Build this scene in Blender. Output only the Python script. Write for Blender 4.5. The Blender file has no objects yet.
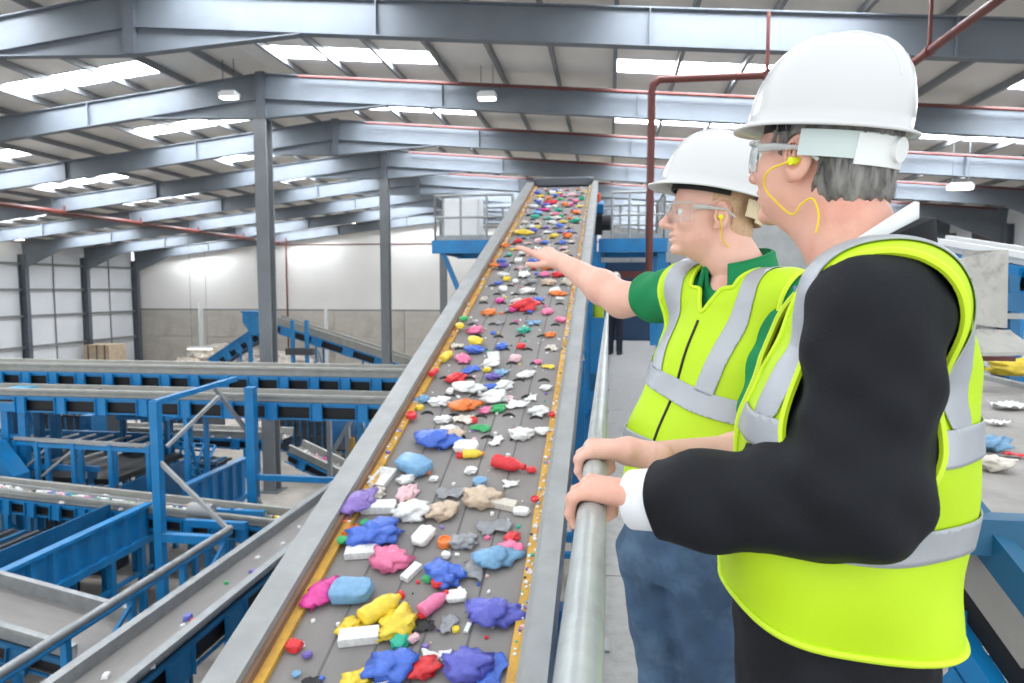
import bpy, bmesh, math, random
import numpy as np
from mathutils import Vector, Matrix

random.seed(7)
rng = np.random.default_rng(11)
sc = bpy.context.scene
COL = sc.collection

# ------------------------------------------------------------------ camera
F_PX, CX, CY = 682.7, 512.0, 341.5
YAW = math.atan(97 / math.hypot(F_PX, 52.5))
PIT = math.atan(52.5 / F_PX)
CAM = np.array([0.0, 0.0, 6.8])
FW = np.array([-math.sin(YAW) * math.cos(PIT), math.cos(YAW) * math.cos(PIT), -math.sin(PIT)])
RT = np.array([math.cos(YAW), math.sin(YAW), 0.0])
UP = np.cross(RT, FW)
cd = bpy.data.cameras.new('camera')
cd.sensor_width = 36.0
cd.lens = F_PX / 1024 * 36.0
cd.clip_start = 0.05
cd.clip_end = 400
cd.dof.use_dof = True
cd.dof.focus_distance = 1.35
cd.dof.aperture_fstop = 7.0
cam = bpy.data.objects.new('camera', cd)
COL.objects.link(cam)
cam.matrix_world = Matrix(((RT[0], UP[0], -FW[0], CAM[0]), (RT[1], UP[1], -FW[1], CAM[1]), (RT[2], UP[2], -FW[2], CAM[2]), (0, 0, 0, 1)))
sc.camera = cam

# ------------------------------------------------------------------ daylight
w = bpy.data.worlds.new('overcast_sky')
sc.world = w
w.use_nodes = True
bg = w.node_tree.nodes['Background']
bg.inputs['Color'].default_value = (0.93, 0.97, 1.0, 1)
bg.inputs['Strength'].default_value = 1.15
SKYLIGHT = 20.0            # daylight through the translucent rooflight panes
sc.view_settings.view_transform = 'Standard'
sc.view_settings.look = 'None'
sc.view_settings.gamma = 1.0
sc.view_settings.use_curve_mapping = False
sc.view_settings.exposure = 0.55


def ray(px, py):
    return FW + RT * (px - CX) / F_PX - UP * (py - CY) / F_PX


def at(px, py, D):            # point at optical depth D
    return CAM + ray(px, py) * D


def atY(px, py, Y):
    d = ray(px, py)
    return CAM + d * (Y / d[1])


def atX(px, py, X):
    d = ray(px, py)
    return CAM + d * (X / d[0])


def atZ(px, py, Z):
    d = ray(px, py)
    return CAM + d * ((Z - CAM[2]) / d[2])


# ------------------------------------------------------------------ materials
def lin(c):
    return tuple(((v / 255) / 12.92 if v / 255 <= 0.04045 else ((v / 255 + 0.055) / 1.055) ** 2.4) for v in c) + (1.0,)


MATS = {}


def mat(name, c, rough=0.5, metal=0.0, var=0.12, scale=8.0, bump=0.0, bscale=60.0, spec=0.5, emit=None, estr=0.0, trans=0.0, alpha=1.0, sss=0.0, stain=None, stain_amt=0.0, stain_scale=2.0, coords='Object', stretch=None, coat=0.0):
    if name in MATS:
        return MATS[name]
    m = bpy.data.materials.new(name)
    m.use_nodes = True
    nt = m.node_tree
    b = nt.nodes['Principled BSDF']
    base = lin(c)
    b.inputs['Roughness'].default_value = rough
    b.inputs['Metallic'].default_value = metal
    b.inputs['Specular IOR Level'].default_value = spec
    if coat:
        b.inputs['Coat Weight'].default_value = coat
        b.inputs['Coat Roughness'].default_value = 0.12
    if trans:
        b.inputs['Transmission Weight'].default_value = trans
        b.inputs['IOR'].default_value = 1.05
    if alpha < 1:
        b.inputs['Alpha'].default_value = alpha
    if sss:
        b.inputs['Subsurface Weight'].default_value = sss
        b.inputs['Subsurface Radius'].default_value = (0.012, 0.005, 0.003)
    if emit:
        b.inputs['Emission Color'].default_value = lin(emit)
        b.inputs['Emission Strength'].default_value = estr
    tc = nt.nodes.new('ShaderNodeTexCoord')
    src = tc.outputs[coords]
    if stretch:
        mp = nt.nodes.new('ShaderNodeMapping')
        mp.inputs['Scale'].default_value = stretch
        nt.links.new(src, mp.inputs['Vector'])
        src = mp.outputs['Vector']
    if var > 0:
        nz = nt.nodes.new('ShaderNodeTexNoise')
        nz.inputs['Scale'].default_value = scale
        nz.inputs['Detail'].default_value = 5
        nt.links.new(src, nz.inputs['Vector'])
        rp = nt.nodes.new('ShaderNodeValToRGB')
        rp.color_ramp.elements[0].position = 0.3
        rp.color_ramp.elements[1].position = 0.7
        rp.color_ramp.elements[0].color = tuple(v * (1 - var) for v in base[:3]) + (1,)
        rp.color_ramp.elements[1].color = tuple(min(1, v * (1 + var)) for v in base[:3]) + (1,)
        nt.links.new(nz.outputs['Fac'], rp.inputs['Fac'])
        col = rp.outputs['Color']
        if stain:
            n2 = nt.nodes.new('ShaderNodeTexNoise')
            n2.inputs['Scale'].default_value = stain_scale
            n2.inputs['Detail'].default_value = 7
            n2.inputs['Roughness'].default_value = 0.7
            nt.links.new(src, n2.inputs['Vector'])
            r2 = nt.nodes.new('ShaderNodeValToRGB')
            r2.color_ramp.elements[0].position = 0.48
            r2.color_ramp.elements[0].color = (0, 0, 0, 1)
            r2.color_ramp.elements[1].position = 0.7
            r2.color_ramp.elements[1].color = (stain_amt, stain_amt, stain_amt, 1)
            nt.links.new(n2.outputs['Fac'], r2.inputs['Fac'])
            mx = nt.nodes.new('ShaderNodeMix')
            mx.data_type = 'RGBA'
            nt.links.new(r2.outputs['Color'], mx.inputs[0])
            nt.links.new(col, mx.inputs[6])
            mx.inputs[7].default_value = lin(stain)
            col = mx.outputs[2]
        nt.links.new(col, b.inputs['Base Color'])
    else:
        b.inputs['Base Color'].default_value = base
    if bump > 0:
        nb = nt.nodes.new('ShaderNodeTexNoise')
        nb.inputs['Scale'].default_value = bscale
        nb.inputs['Detail'].default_value = 4
        nt.links.new(src, nb.inputs['Vector'])
        bp = nt.nodes.new('ShaderNodeBump')
        bp.inputs['Strength'].default_value = bump
        bp.inputs['Distance'].default_value = 0.01
        nt.links.new(nb.outputs['Fac'], bp.inputs['Height'])
        nt.links.new(bp.outputs['Normal'], b.inputs['Normal'])
    MATS[name] = m
    return m


STEEL = mat('painted_steel_blue_grey', (108, 115, 123), 0.6, 0.0, 0.08, 1.5)
COLSTEEL = mat('column_steel_grey', (122, 126, 129), 0.5, 0.0, 0.08, 1.5)
DARKSTEEL = mat('dark_steel', (92, 98, 106), 0.5, 0, 0.1, 2)
PURLIN = mat('purlin_grey', (128, 130, 132), 0.5, 0, 0.1, 2)
ROOFW = mat('roof_liner', (226, 222, 216), 0.6, 0, 0.06, 0.6)
WALLW = mat('wall_cladding', (222, 225, 229), 0.55, 0, 0.04, 0.4)
GABLE = mat('gable_cladding', (232, 230, 226), 0.6, 0, 0.04, 0.3)
CONC = mat('precast_concrete', (194, 189, 180), 0.8, 0, 0.1, 0.8, 0.2, 8, stain=(168, 162, 152), stain_amt=0.6, stain_scale=0.5)
FLOORC = mat('dusty_concrete_floor', (150, 143, 134), 0.8, 0, 0.14, 0.7, 0.2, 10, stain=(96, 90, 84), stain_amt=0.7, stain_scale=0.6)
BLUE = mat('machine_blue_paint', (12, 122, 182), 0.42, 0, 0.14, 3, stain=(70, 110, 140), stain_amt=0.35, stain_scale=4)
DBLUE = mat('deep_blue_paint', (16, 96, 142), 0.5, 0, 0.2, 3, stain=(60, 80, 95), stain_amt=0.4, stain_scale=3)
GALV = mat('galvanised_steel', (148, 151, 152), 0.42, 0.35, 0.12, 7, 0.05, 30, stain=(140, 138, 134), stain_amt=0.5, stain_scale=5)
GALVL = mat('pale_galvanised_sheet', (160, 162, 162), 0.5, 0.2, 0.10, 5, 0.05, 30, stain=(150, 148, 142), stain_amt=0.5, stain_scale=6)
BELT = mat('conveyor_rubber', (136, 132, 130), 0.75, 0, 0.10, 3, 0.15, 40, stain=(156, 152, 148), stain_amt=0.5, stain_scale=1.2, stretch=(0.3, 1, 1))
BELTD = mat('cleat_rubber', (52, 50, 50), 0.75, 0, 0.1, 3)
YELLOW = mat('worn_yellow_skirt', (210, 162, 66), 0.55, 0, 0.12, 6, stain=(158, 122, 82), stain_amt=0.9, stain_scale=9)
RUST = mat('brown_wear_strip', (134, 104, 82), 0.7, 0, 0.2, 6)
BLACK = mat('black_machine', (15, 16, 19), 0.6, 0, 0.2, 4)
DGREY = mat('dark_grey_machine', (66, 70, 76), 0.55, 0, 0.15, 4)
REDP = mat('red_oxide_pipe', (106, 54, 48), 0.45, 0, 0.12, 3)
WHITEP = mat('white_enamel', (226, 228, 228), 0.4, 0, 0.04, 3)
GRATE = mat('walkway_plate', (158, 157, 155), 0.65, 0, 0.06, 12, 0.3, 120, stain=(120, 118, 116), stain_amt=0.5, stain_scale=14)
SKYM = mat('rooflight_glazing', (240, 244, 248), 0.4, 0, 0, emit=(244, 249, 255), estr=SKYLIGHT)
LAMPM = mat('lamp_diffuser', (250, 250, 245), 0.4, 0, 0, emit=(255, 250, 235), estr=6.0)


# ------------------------------------------------------------------ object helpers
class MB:
    """collects boxes, bars, tubes into one mesh"""

    def __init__(s):
        s.v = []
        s.f = []

    def add(s, vs, fs):
        o = len(s.v)
        s.v += [tuple(float(c) for c in p) for p in vs]
        s.f += [tuple(i + o for i in f) for f in fs]
        return s

    def box(s, x0, x1, y0, y1, z0, z1):
        return s.add([(x0, y0, z0), (x1, y0, z0), (x1, y1, z0), (x0, y1, z0), (x0, y0, z1), (x1, y0, z1), (x1, y1, z1), (x0, y1, z1)],
                     [(3, 2, 1, 0), (4, 5, 6, 7), (0, 1, 5, 4), (1, 2, 6, 5), (2, 3, 7, 6), (3, 0, 4, 7)])

    def frame(s, p, q, up):
        p = np.array(p, float); q = np.array(q, float)
        d = q - p; d /= np.linalg.norm(d)
        u = np.array(up, float); sd = np.cross(d, u)
        if np.linalg.norm(sd) < 1e-4:
            sd = np.cross(d, (1.0, 0, 0))
        sd /= np.linalg.norm(sd); u = np.cross(sd, d)
        return p, q, sd, u

    def bar(s, p, q, wd, h, up=(0, 0, 1)):
        p, q, sd, u = s.frame(p, q, up)
        a, b = sd * wd / 2, u * h / 2
        return s.add([p - a - b, p + a - b, p + a + b, p - a + b, q - a - b, q + a - b, q + a + b, q - a + b],
                     [(3, 2, 1, 0), (4, 5, 6, 7), (0, 1, 5, 4), (1, 2, 6, 5), (2, 3, 7, 6), (3, 0, 4, 7)])

    def ibeam(s, p, q, wd, h, tf=0.02, tw=0.014, up=(0, 0, 1)):
        p, q, sd, u = s.frame(p, q, up)
        s.bar(p + u * (h / 2 - tf / 2), q + u * (h / 2 - tf / 2), wd, tf, u)
        s.bar(p - u * (h / 2 - tf / 2), q - u * (h / 2 - tf / 2), wd, tf, u)
        return s.bar(p, q, tw, h - 2 * tf, u)

    def tube(s, p, q, r, n=10, r2=None, cap=True):
        p, q, sd, u = s.frame(p, q, (0, 0, 1))
        r2 = r if r2 is None else r2
        ring = [(math.cos(2 * math.pi * i / n), math.sin(2 * math.pi * i / n)) for i in range(n)]
        vs = [p + r * (sd * a + u * b) for a, b in ring] + [q + r2 * (sd * a + u * b) for a, b in ring]
        fs = [(i, (i + 1) % n, n + (i + 1) % n, n + i) for i in range(n)]
        if cap:
            fs += [tuple(range(n - 1, -1, -1)), tuple(range(n, 2 * n))]
        return s.add(vs, fs)

    def path(s, pts, r, n=10):
        """bent tube through points"""
        pts = [np.array(p, float) for p in pts]
        rings = []
        prev = None
        for i, p in enumerate(pts):
            d = pts[min(i + 1, len(pts) - 1)] - pts[max(i - 1, 0)]
            d /= np.linalg.norm(d)
            if prev is None:
                a = np.cross(d, (0, 0, 1.0))
                if np.linalg.norm(a) < 1e-3:
                    a = np.cross(d, (1.0, 0, 0))
            else:
                a = prev - d * (prev @ d)
            a /= np.linalg.norm(a)
            prev = a
            b = np.cross(d, a)
            rr = r[i] if hasattr(r, '__len__') else r
            rings.append([p + rr * (a * math.cos(2 * math.pi * k / n) + b * math.sin(2 * math.pi * k / n)) for k in range(n)])
        vs = [v for rg in rings for v in rg]
        fs = []
        for i in range(len(pts) - 1):
            for k in range(n):
                fs.append((i * n + k, i * n + (k + 1) % n, (i + 1) * n + (k + 1) % n, (i + 1) * n + k))
        fs += [tuple(range(n - 1, -1, -1)), tuple(range((len(pts) - 1) * n, len(pts) * n))]
        return s.add(vs, fs)

    def lathe(s, prof, n=16, c=(0, 0, 0), sx=1, sy=1):
        vs = []
        for r, z in prof:
            for k in range(n):
                a = 2 * math.pi * k / n
                vs.append((c[0] + r * math.cos(a) * sx, c[1] + r * math.sin(a) * sy, c[2] + z))
        fs = []
        for i in range(len(prof) - 1):
            for k in range(n):
                fs.append((i * n + k, i * n + (k + 1) % n, (i + 1) * n + (k + 1) % n, (i + 1) * n + k))
        fs += [tuple(range(n - 1, -1, -1)), tuple(range((len(prof) - 1) * n, len(prof) * n))]
        return s.add(vs, fs)

    def prism(s, poly, o, ax, ay, az, t):
        """polygon in the plane (ax, ay) at o, extruded by t along az"""
        o, ax, ay, az = [np.array(k, float) for k in (o, ax, ay, az)]
        n = len(poly)
        vs = [o + ax * a + ay * b for a, b in poly] + [o + ax * a + ay * b + az * t for a, b in poly]
        fs = [tuple(range(n - 1, -1, -1)), tuple(range(n, 2 * n))] + [(i, (i + 1) % n, n + (i + 1) % n, n + i) for i in range(n)]
        return s.add(vs, fs)

    def mesh(s, name, smooth=False):
        me = bpy.data.meshes.new(name)
        me.from_pydata(s.v, [], s.f)
        me.update()
        bm = bmesh.new(); bm.from_mesh(me)
        bmesh.ops.recalc_face_normals(bm, faces=bm.faces)
        bm.to_mesh(me); bm.free()
        if smooth:
            me.shade_smooth()
            try:
                me.set_sharp_from_angle(angle=math.radians(40))
            except Exception:
                pass
        return me

    def build(s, name, m, parent=None, smooth=False):
        return link(name, s.mesh(name, smooth), m, parent)


def link(name, me, m, parent=None):
    if m is not None and not me.materials:
        me.materials.append(m)
    o = bpy.data.objects.new(name, me)
    COL.objects.link(o)
    if parent is not None:
        o.parent = parent
    return o


def tag(o, label=None, cat=None, group=None, kind=None):
    if label: o['label'] = label
    if cat: o['category'] = cat
    if group: o['group'] = group
    if kind: o['kind'] = kind
    return o


def empty(name, loc=(0, 0, 0), mw=None):
    o = bpy.data.objects.new(name, None)
    COL.objects.link(o)
    o.empty_display_size = 0.1
    if mw is not None:
        o.matrix_world = mw
    else:
        o.location = loc
    return o


def thing(name, label, cat, loc=(0, 0, 0), group=None, mw=None):
    return tag(empty(name, loc, mw), label, cat, group)


def copy_part(src, parent, loc=None, rot=None):
    c = src.copy()
    COL.objects.link(c)
    c.parent = parent
    if loc is not None: c.location = loc
    if rot is not None: c.rotation_euler = rot
    return c


def axes_matrix(o, ax, ay, az):
    return Matrix(((ax[0], ay[0], az[0], o[0]), (ax[1], ay[1], az[1], o[1]), (ax[2], ay[2], az[2], o[2]), (0, 0, 0, 1)))
# ================================================================== THE HALL
RX = -11.2                 # ridge line
LX, RXW = -43.7, 21.0      # side walls
FY = [15.2 + 6.1 * k for k in range(-1, 8)]
GY = FY[-1] + 0.35         # gable wall
ZB = 12.93                 # underside of rafters at the ridge
SL, SR = 0.11, 0.085


def zr(x, base):
    return base - (SR * (x - RX) if x > RX else SL * (RX - x))


fl = MB().box(LX, RXW, -8, GY, -0.2, 0).build('floor', FLOORC)
tag(fl, 'dusty grey concrete hall floor', None, None, 'structure')

# ---- back gable wall: cladding above, precast panels below
wb = empty('wall_back', (0, GY, 0)); tag(wb, 'white clad gable wall over concrete panels', kind='structure')
pl = MB()
x = LX
poly = [(LX, 4.95), (RXW, 4.95), (RXW, zr(RXW, 14.2)), (RX, 14.2), (LX, zr(LX, 14.2))]
MB().prism(poly, (0, 0, 0), (1, 0, 0), (0, 0, 1), (0, 1, 0), 0.2).build('cladding', GABLE, wb)
MB().box(LX, RXW, -0.06, 0.0, 4.85, 4.99).build('ledge', PURLIN, wb)
MB().box(LX, RXW, 0.1, 0.25, 0, 5.0).build('backing', CONC, wb)
pm = None
for i in range(10):
    x0 = LX + i * 6.47
    for j in range(2):
        if pm is None:
            b = MB().box(0.02, 6.45, -0.1, 0.2, 0.02, 2.41)
            pm = b.build('concrete_panel', CONC, wb); o = pm
        else:
            o = copy_part(pm, wb)
        o.location = (x0, 0, 2.43 * j)
for xx in (-37, -31, -25, -19.4, -13.5, -7.5):
    MB().box(xx - 0.13, xx + 0.13, -0.32, -0.1, 0, 5.0).build('gable_post', WHITEP, wb)
MB().box(LX, RXW, -0.06, 0, 10.7, 10.78).build('gable_rail', REDP, wb)

# ---- side walls
def side_wall(name, x, sgn, label, ztop):
    wl = empty(name, (x, 0, 0)); tag(wl, label, kind='structure')
    pan = None
    girts = [0.1, 2.4, 4.75, 6.75, 8.7]
    for k in range(-1, len(FY)):
        y0 = 3.0 if k < 0 else FY[k]
        y1 = FY[k + 1] if k + 1 < len(FY) else None
        if y1 is None: break
        for half in range(2):
            a = y0 + (y1 - y0) / 2 * half + 0.012; b = a + (y1 - y0) / 2 - 0.024
            for g in range(5):
                za = girts[g] + 0.012; zb = (girts[g + 1] if g < 4 else ztop) - 0.012
                if pan is None:
                    pan = {}
                key = (g, round(b - a, 3))
                if key not in pan:
                    p_ = MB().box(min(0, -sgn * 0.12), max(0, -sgn * 0.12), 0, b - a, 0, zb - za).build('wall_panel', WALLW, wl)
                    pan[key] = p_
                else:
                    p_ = copy_part(pan[key], wl)
                p_.location = (0, a, za)
    for z in girts + [ztop - 0.15]:
        MB().box(min(0.02 * sgn, sgn * 0.2), max(0.02 * sgn, sgn * 0.2), 3.0, GY - 0.05, z - 0.09, z + 0.09).build('girt', PURLIN, wl)
    for k in range(-1, len(FY) - 1):
        y0 = 3.0 if k < 0 else FY[k]
        y = (y0 + FY[k + 1]) / 2
        MB().box(min(0.02 * sgn, sgn * 0.08), max(0.02 * sgn, sgn * 0.08), y - 0.04, y + 0.04, 0, ztop).build('sag_rod', PURLIN, wl)
    return wl


side_wall('wall_left', LX, 1, 'white panelled side wall between grey columns', zr(LX, 14.1))
wr = side_wall('wall_right', RXW, -1, 'side wall on the right behind the machines', zr(RXW, 14.1))
# dark translucent louvre bays on the right wall
for k in (2, 3, 5, 6):
    y0, y1 = FY[k] + 0.5, FY[k + 1] - (2.6 if k % 2 else 0.5)
    o = MB().box(-0.3, -0.22, y0, y1, 6.2, 10.2).build('dark_curtain', mat('dark_curtain', (62, 66, 72), 0.6, 0, 0.2, 0.7), wr)
    for j in range(4):
        MB().box(-0.34, -0.3, y0, y1, 6.6 + j, 6.66 + j).build('curtain_rail', REDP, wr)

# ---- roof
cl = empty('ceiling', (0, 0, 14)); tag(cl, 'pale roof sheeting on steel purlins', kind='structure')
STR = {'L': [(-19.1, -14.0), (-29.3, -24.2), (-39.5, -34.4)], 'R': [(-10.1, -5.0), (0.1, 5.2), (10.3, 15.4)]}


def roof_quad(mb, xa, xb, ya, yb, zo, t):
    za, zb = zr(xa, zo) - 14, zr(xb, zo) - 14
    mb.add([(xa, ya, za), (xb, ya, zb), (xb, yb, zb), (xa, yb, za), (xa, ya, za + t), (xb, ya, zb + t), (xb, yb, zb + t), (xa, yb, za + t)],
           [(3, 2, 1, 0), (4, 5, 6, 7), (0, 1, 5, 4), (1, 2, 6, 5), (2, 3, 7, 6), (3, 0, 4, 7)])


wn = 0
RIB = mat('rooflight_bar', (205, 208, 210), 0.5, 0, 0.05, 3)
for k in range(len(FY) - 1):
    y0, y1 = FY[k], FY[k + 1]
    sa, sb = y1 - 1.75, y1 - 0.5
    for side, (xe0, xe1) in (('L', (LX, RX)), ('R', (RX, RXW))):
        runs = sorted(STR[side])
        roof_m = MB()
        roof_quad(roof_m, xe0, xe1, y0, sa, 14.1, 0.1)
        roof_quad(roof_m, xe0, xe1, sb, y1, 14.1, 0.1)
        cur = xe0
        for a, b in runs:
            roof_quad(roof_m, cur, a, sa, sb, 14.1, 0.1)
            cur = b
        roof_quad(roof_m, cur, xe1, sa, sb, 14.1, 0.1)
        roof_m.build('roof_sheet', ROOFW, cl)
        for a, b in runs:
            wn += 1
            wo = empty('window_%d' % wn, (0, 0, 14)); tag(wo, 'bright three-pane rooflight strip in the roof', kind='structure')
            n = 3
            for q in range(n):
                pm_ = MB(); roof_quad(pm_, a + (b - a) / n * q + 0.07, a + (b - a) / n * (q + 1) - 0.07, sa + 0.06, sb - 0.06, 14.13, 0.04)
                pm_.build('pane', SKYM, wo)
            fm = MB()
            for q in range(n + 1):
                xx = a + (b - a) / n * q
                roof_quad(fm, xx - 0.07, xx + 0.07, sa, sb, 14.09, 0.08)
            roof_quad(fm, a, b, sa, sa + 0.06, 14.09, 0.08); roof_quad(fm, a, b, sb - 0.06, sb, 14.09, 0.08)
            fm.build('window_frame', RIB, wo)
for side in ('L', 'R'):
    xs = [RX - 1.1 - 1.7 * i for i in range(20)] if side == 'L' else [RX + 1.1 + 1.7 * i for i in range(20)]
    for xx in xs:
        if LX < xx < RXW:
            z = zr(xx, 14.1) - 14
            MB().box(xx - 0.05, xx + 0.05, FY[0], GY, z - 0.2, z - 0.01).build('purlin', PURLIN, cl)

# ---- portal frames
wordk = ['nearest', 'second', 'third', 'fourth', 'fifth', 'sixth', 'seventh', 'eighth', 'farthest']
for k, y in enumerate(FY):
    fr = empty('portal_frame', (RX, y, 0)); tag(fr, 'grey steel portal rafter pair, %s from the viewer' % wordk[k], kind='structure')
    d = 0.8
    for side, xe in (('left', LX + 0.3), ('right', RXW - 0.3)):
        m = MB()
        m.ibeam((0, 0, ZB + d / 2), (xe - RX, 0, zr(xe, ZB) + d / 2), 0.26, d, 0.03, 0.02)
        sg = -1 if side == 'left' else 1
        # eaves haunch and ridge haunch
        L = 3.4
        za = zr(xe, ZB); zb2 = zr(xe - sg * L, ZB)
        m.prism([(xe - RX, za), (xe - RX, za - 1.1), (xe - RX - sg * L, zb2)], (0, -0.1, 0), (1, 0, 0), (0, 0, 1), (0, 1, 0), 0.2)
        m.build('rafter', STEEL, fr)
        h = MB()
        L2 = 4.2
        zz = zr(RX + sg * L2, ZB)
        h.prism([(0, ZB), (0, ZB - 0.62), (sg * L2, zz)], (0, -0.01, 0), (1, 0, 0), (0, 0, 1), (0, 1, 0), 0.02)
        h.bar((0, 0, ZB - 0.62), (sg * L2, 0, zz - 0.01), 0.24, 0.03)
        h.build('haunch', STEEL, fr)
        for t in range(1, 5):
            xx = sg * t * (6.2 if side == 'left' else 6.0)
            if LX < RX + xx < RXW:
                zz = zr(RX + xx, ZB)
                MB().box(xx - 0.012, xx + 0.012, -0.13, 0.13, zz + 0.03, zz + d - 0.03).build('stiffener', STEEL, fr)
        # eaves column
        c = MB().ibeam((xe - RX, 0, 0), (xe - RX, 0, za), 0.34, 0.62, 0.03, 0.02, (1, 0, 0))
        c.build('eaves_column', DARKSTEEL, fr)
    MB().box(-0.14, 0.14, -0.16, 0.16, ZB - 0.62, ZB + d + 0.04).build('ridge_plate', DARKSTEEL, fr)

for k, txt in ((2, 'tall grey steel ridge column, nearest and tallest of the row'), (4, 'grey steel ridge column, middle one of the row'), (6, 'grey steel ridge column, farthest, beside the gantry platform')):
    y = FY[k]
    t = thing('steel_column', txt, 'column', (RX, y, 0), 'ridge columns')
    m = MB(); m.ibeam((0, 0, 0.03), (0, 0, ZB - 0.62), 0.42, 0.45, 0.045, 0.1, (0, 1, 0))
    m.build('shaft', COLSTEEL, t)
    MB().box(-0.35, 0.35, -0.35, 0.35, 0, 0.03).build('base_plate', DARKSTEEL, t)
    MB().box(-0.25, 0.25, -0.25, 0.25, ZB - 0.66, ZB - 0.63).build('cap_plate', DARKSTEEL, t)

# ---- red sprinkler pipes
def pipe(label, pts, r, drops=(), group=None):
    o = np.array(pts[0], float)
    t = thing('sprinkler_pipe', label, 'pipe', tuple(o), group)
    MB().path([np.array(p) - o for p in pts], r, 12).build('main_pipe', REDP, t, True)
    for (x, y, z, dz) in drops:
        MB().tube((x - o[0], y - o[1], z - o[2]), (x - o[0], y - o[1], z - o[2] + dz), r * 0.5, 8).build('hanger', REDP, t, True)
        MB().tube((x - o[0], y - 0.08 - o[1], z - o[2]), (x - o[0], y + 0.08 - o[1], z - o[2]), r * 1.3, 12).build('clamp', REDP, t, True)
    return t


p0, p1 = atZ(0, 206, 10.9), atZ(255, 238, 10.9)
xm = (p0[0] + p1[0]) / 2
pts = [(xm, 14, 10.9), (xm, 30, 10.9), (xm, GY - 0.5, 10.9)]
pipe('thick red pipe running along the hall below the left roof slope', pts, 0.13,
     [(xm, yy, 10.9, zr(xm, ZB) - 10.9 + 0.3) for yy in (27.4, 33.5, 39.6, 45.7, 51.8)])
pipe('thin red drop pipe on the gable wall beside the nearest column', [(xm + 0.6, GY - 0.45, 11.3), (xm + 0.6, GY - 0.45, 0.0)], 0.08)
zt = 10.95
pipe('red pipe riser turning into a run behind the helmets', [(0.8, 14.2, 6.9), (0.8, 14.2, zt - 0.25), (0.83, 14.2, zt - 0.1), (0.95, 14.2, zt), (1.2, 14.2, zt), (4.9, 14.2, zt), (5.3, 14.15, zt), (5.5, 13.9, zt), (5.5, 13.5, zt), (5.5, 4.5, zt)], 0.075,
     [(5.5, 9.6, zt, 1.6), (5.5, 13.2, zt, 1.4), (3.0, 14.2, zt, 1.2)])
for i, k in enumerate((2, 3, 4, 5)):
    y = FY[k] - 0.32
    pts = [(xx, y, zr(xx, 13.62)) for xx in (-9.8, -4, 2, 8, 14, 20)]
    pipe('thin red pipe hung under the roof before rafter number %s' % ['two', 'three', 'four', 'five'][i], pts, 0.045, group='roof sprinkler branches')


# ---- flood lamps
def lamp(label, p, sx=0.55, hang=None):
    hang = zr(p[0], 14.09) - p[2]
    t = thing('high_bay_lamp', label, 'lamp', tuple(p), 'high bay lamps')
    m = MB(); m.box(-sx / 2, sx / 2, -0.16, 0.16, 0.02, 0.16); m.box(-sx / 2 + .05, sx / 2 - .05, -0.1, 0.1, 0.16, 0.22)
    m.build('housing', WHITEP, t)
    MB().box(-sx / 2 + 0.03, sx / 2 - 0.03, -0.13, 0.13, -0.02, 0.02).build('diffuser', LAMPM, t)
    MB().tube((-sx / 3, 0, 0.2), (-sx / 3, 0, hang or 0.6), 0.012, 6).build('hanger', DARKSTEEL, t)
    MB().tube((sx / 3, 0, 0.2), (sx / 3, 0, hang or 0.6), 0.012, 6).build('hanger', DARKSTEEL, t)
    return t


lamp('white flood lamp below the second rafter, above the belt', atY(487, 99, 20.6))
lamp('white flood lamp near the ridge beside the nearest column', atY(229, 98, 20.6))
lamp('white flood lamp at the right, beyond the suited man', atY(960, 189, 26.6), 0.8)
lamp('white flood lamp by the eaves at the far left', atY(16, 240, 44.5), 1.2)
t = lamp('white pendant lamp low before the concrete gable panels', atY(200, 349, 50), 2.0)
MB().tube((0, 0, 0.2), (0, 0, 3.6), 0.05, 6).build('suspension_rod', WHITEP, t)
lamp('small far lamp high on the gable, between the columns', atY(350, 223, 56), 0.9)
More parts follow.
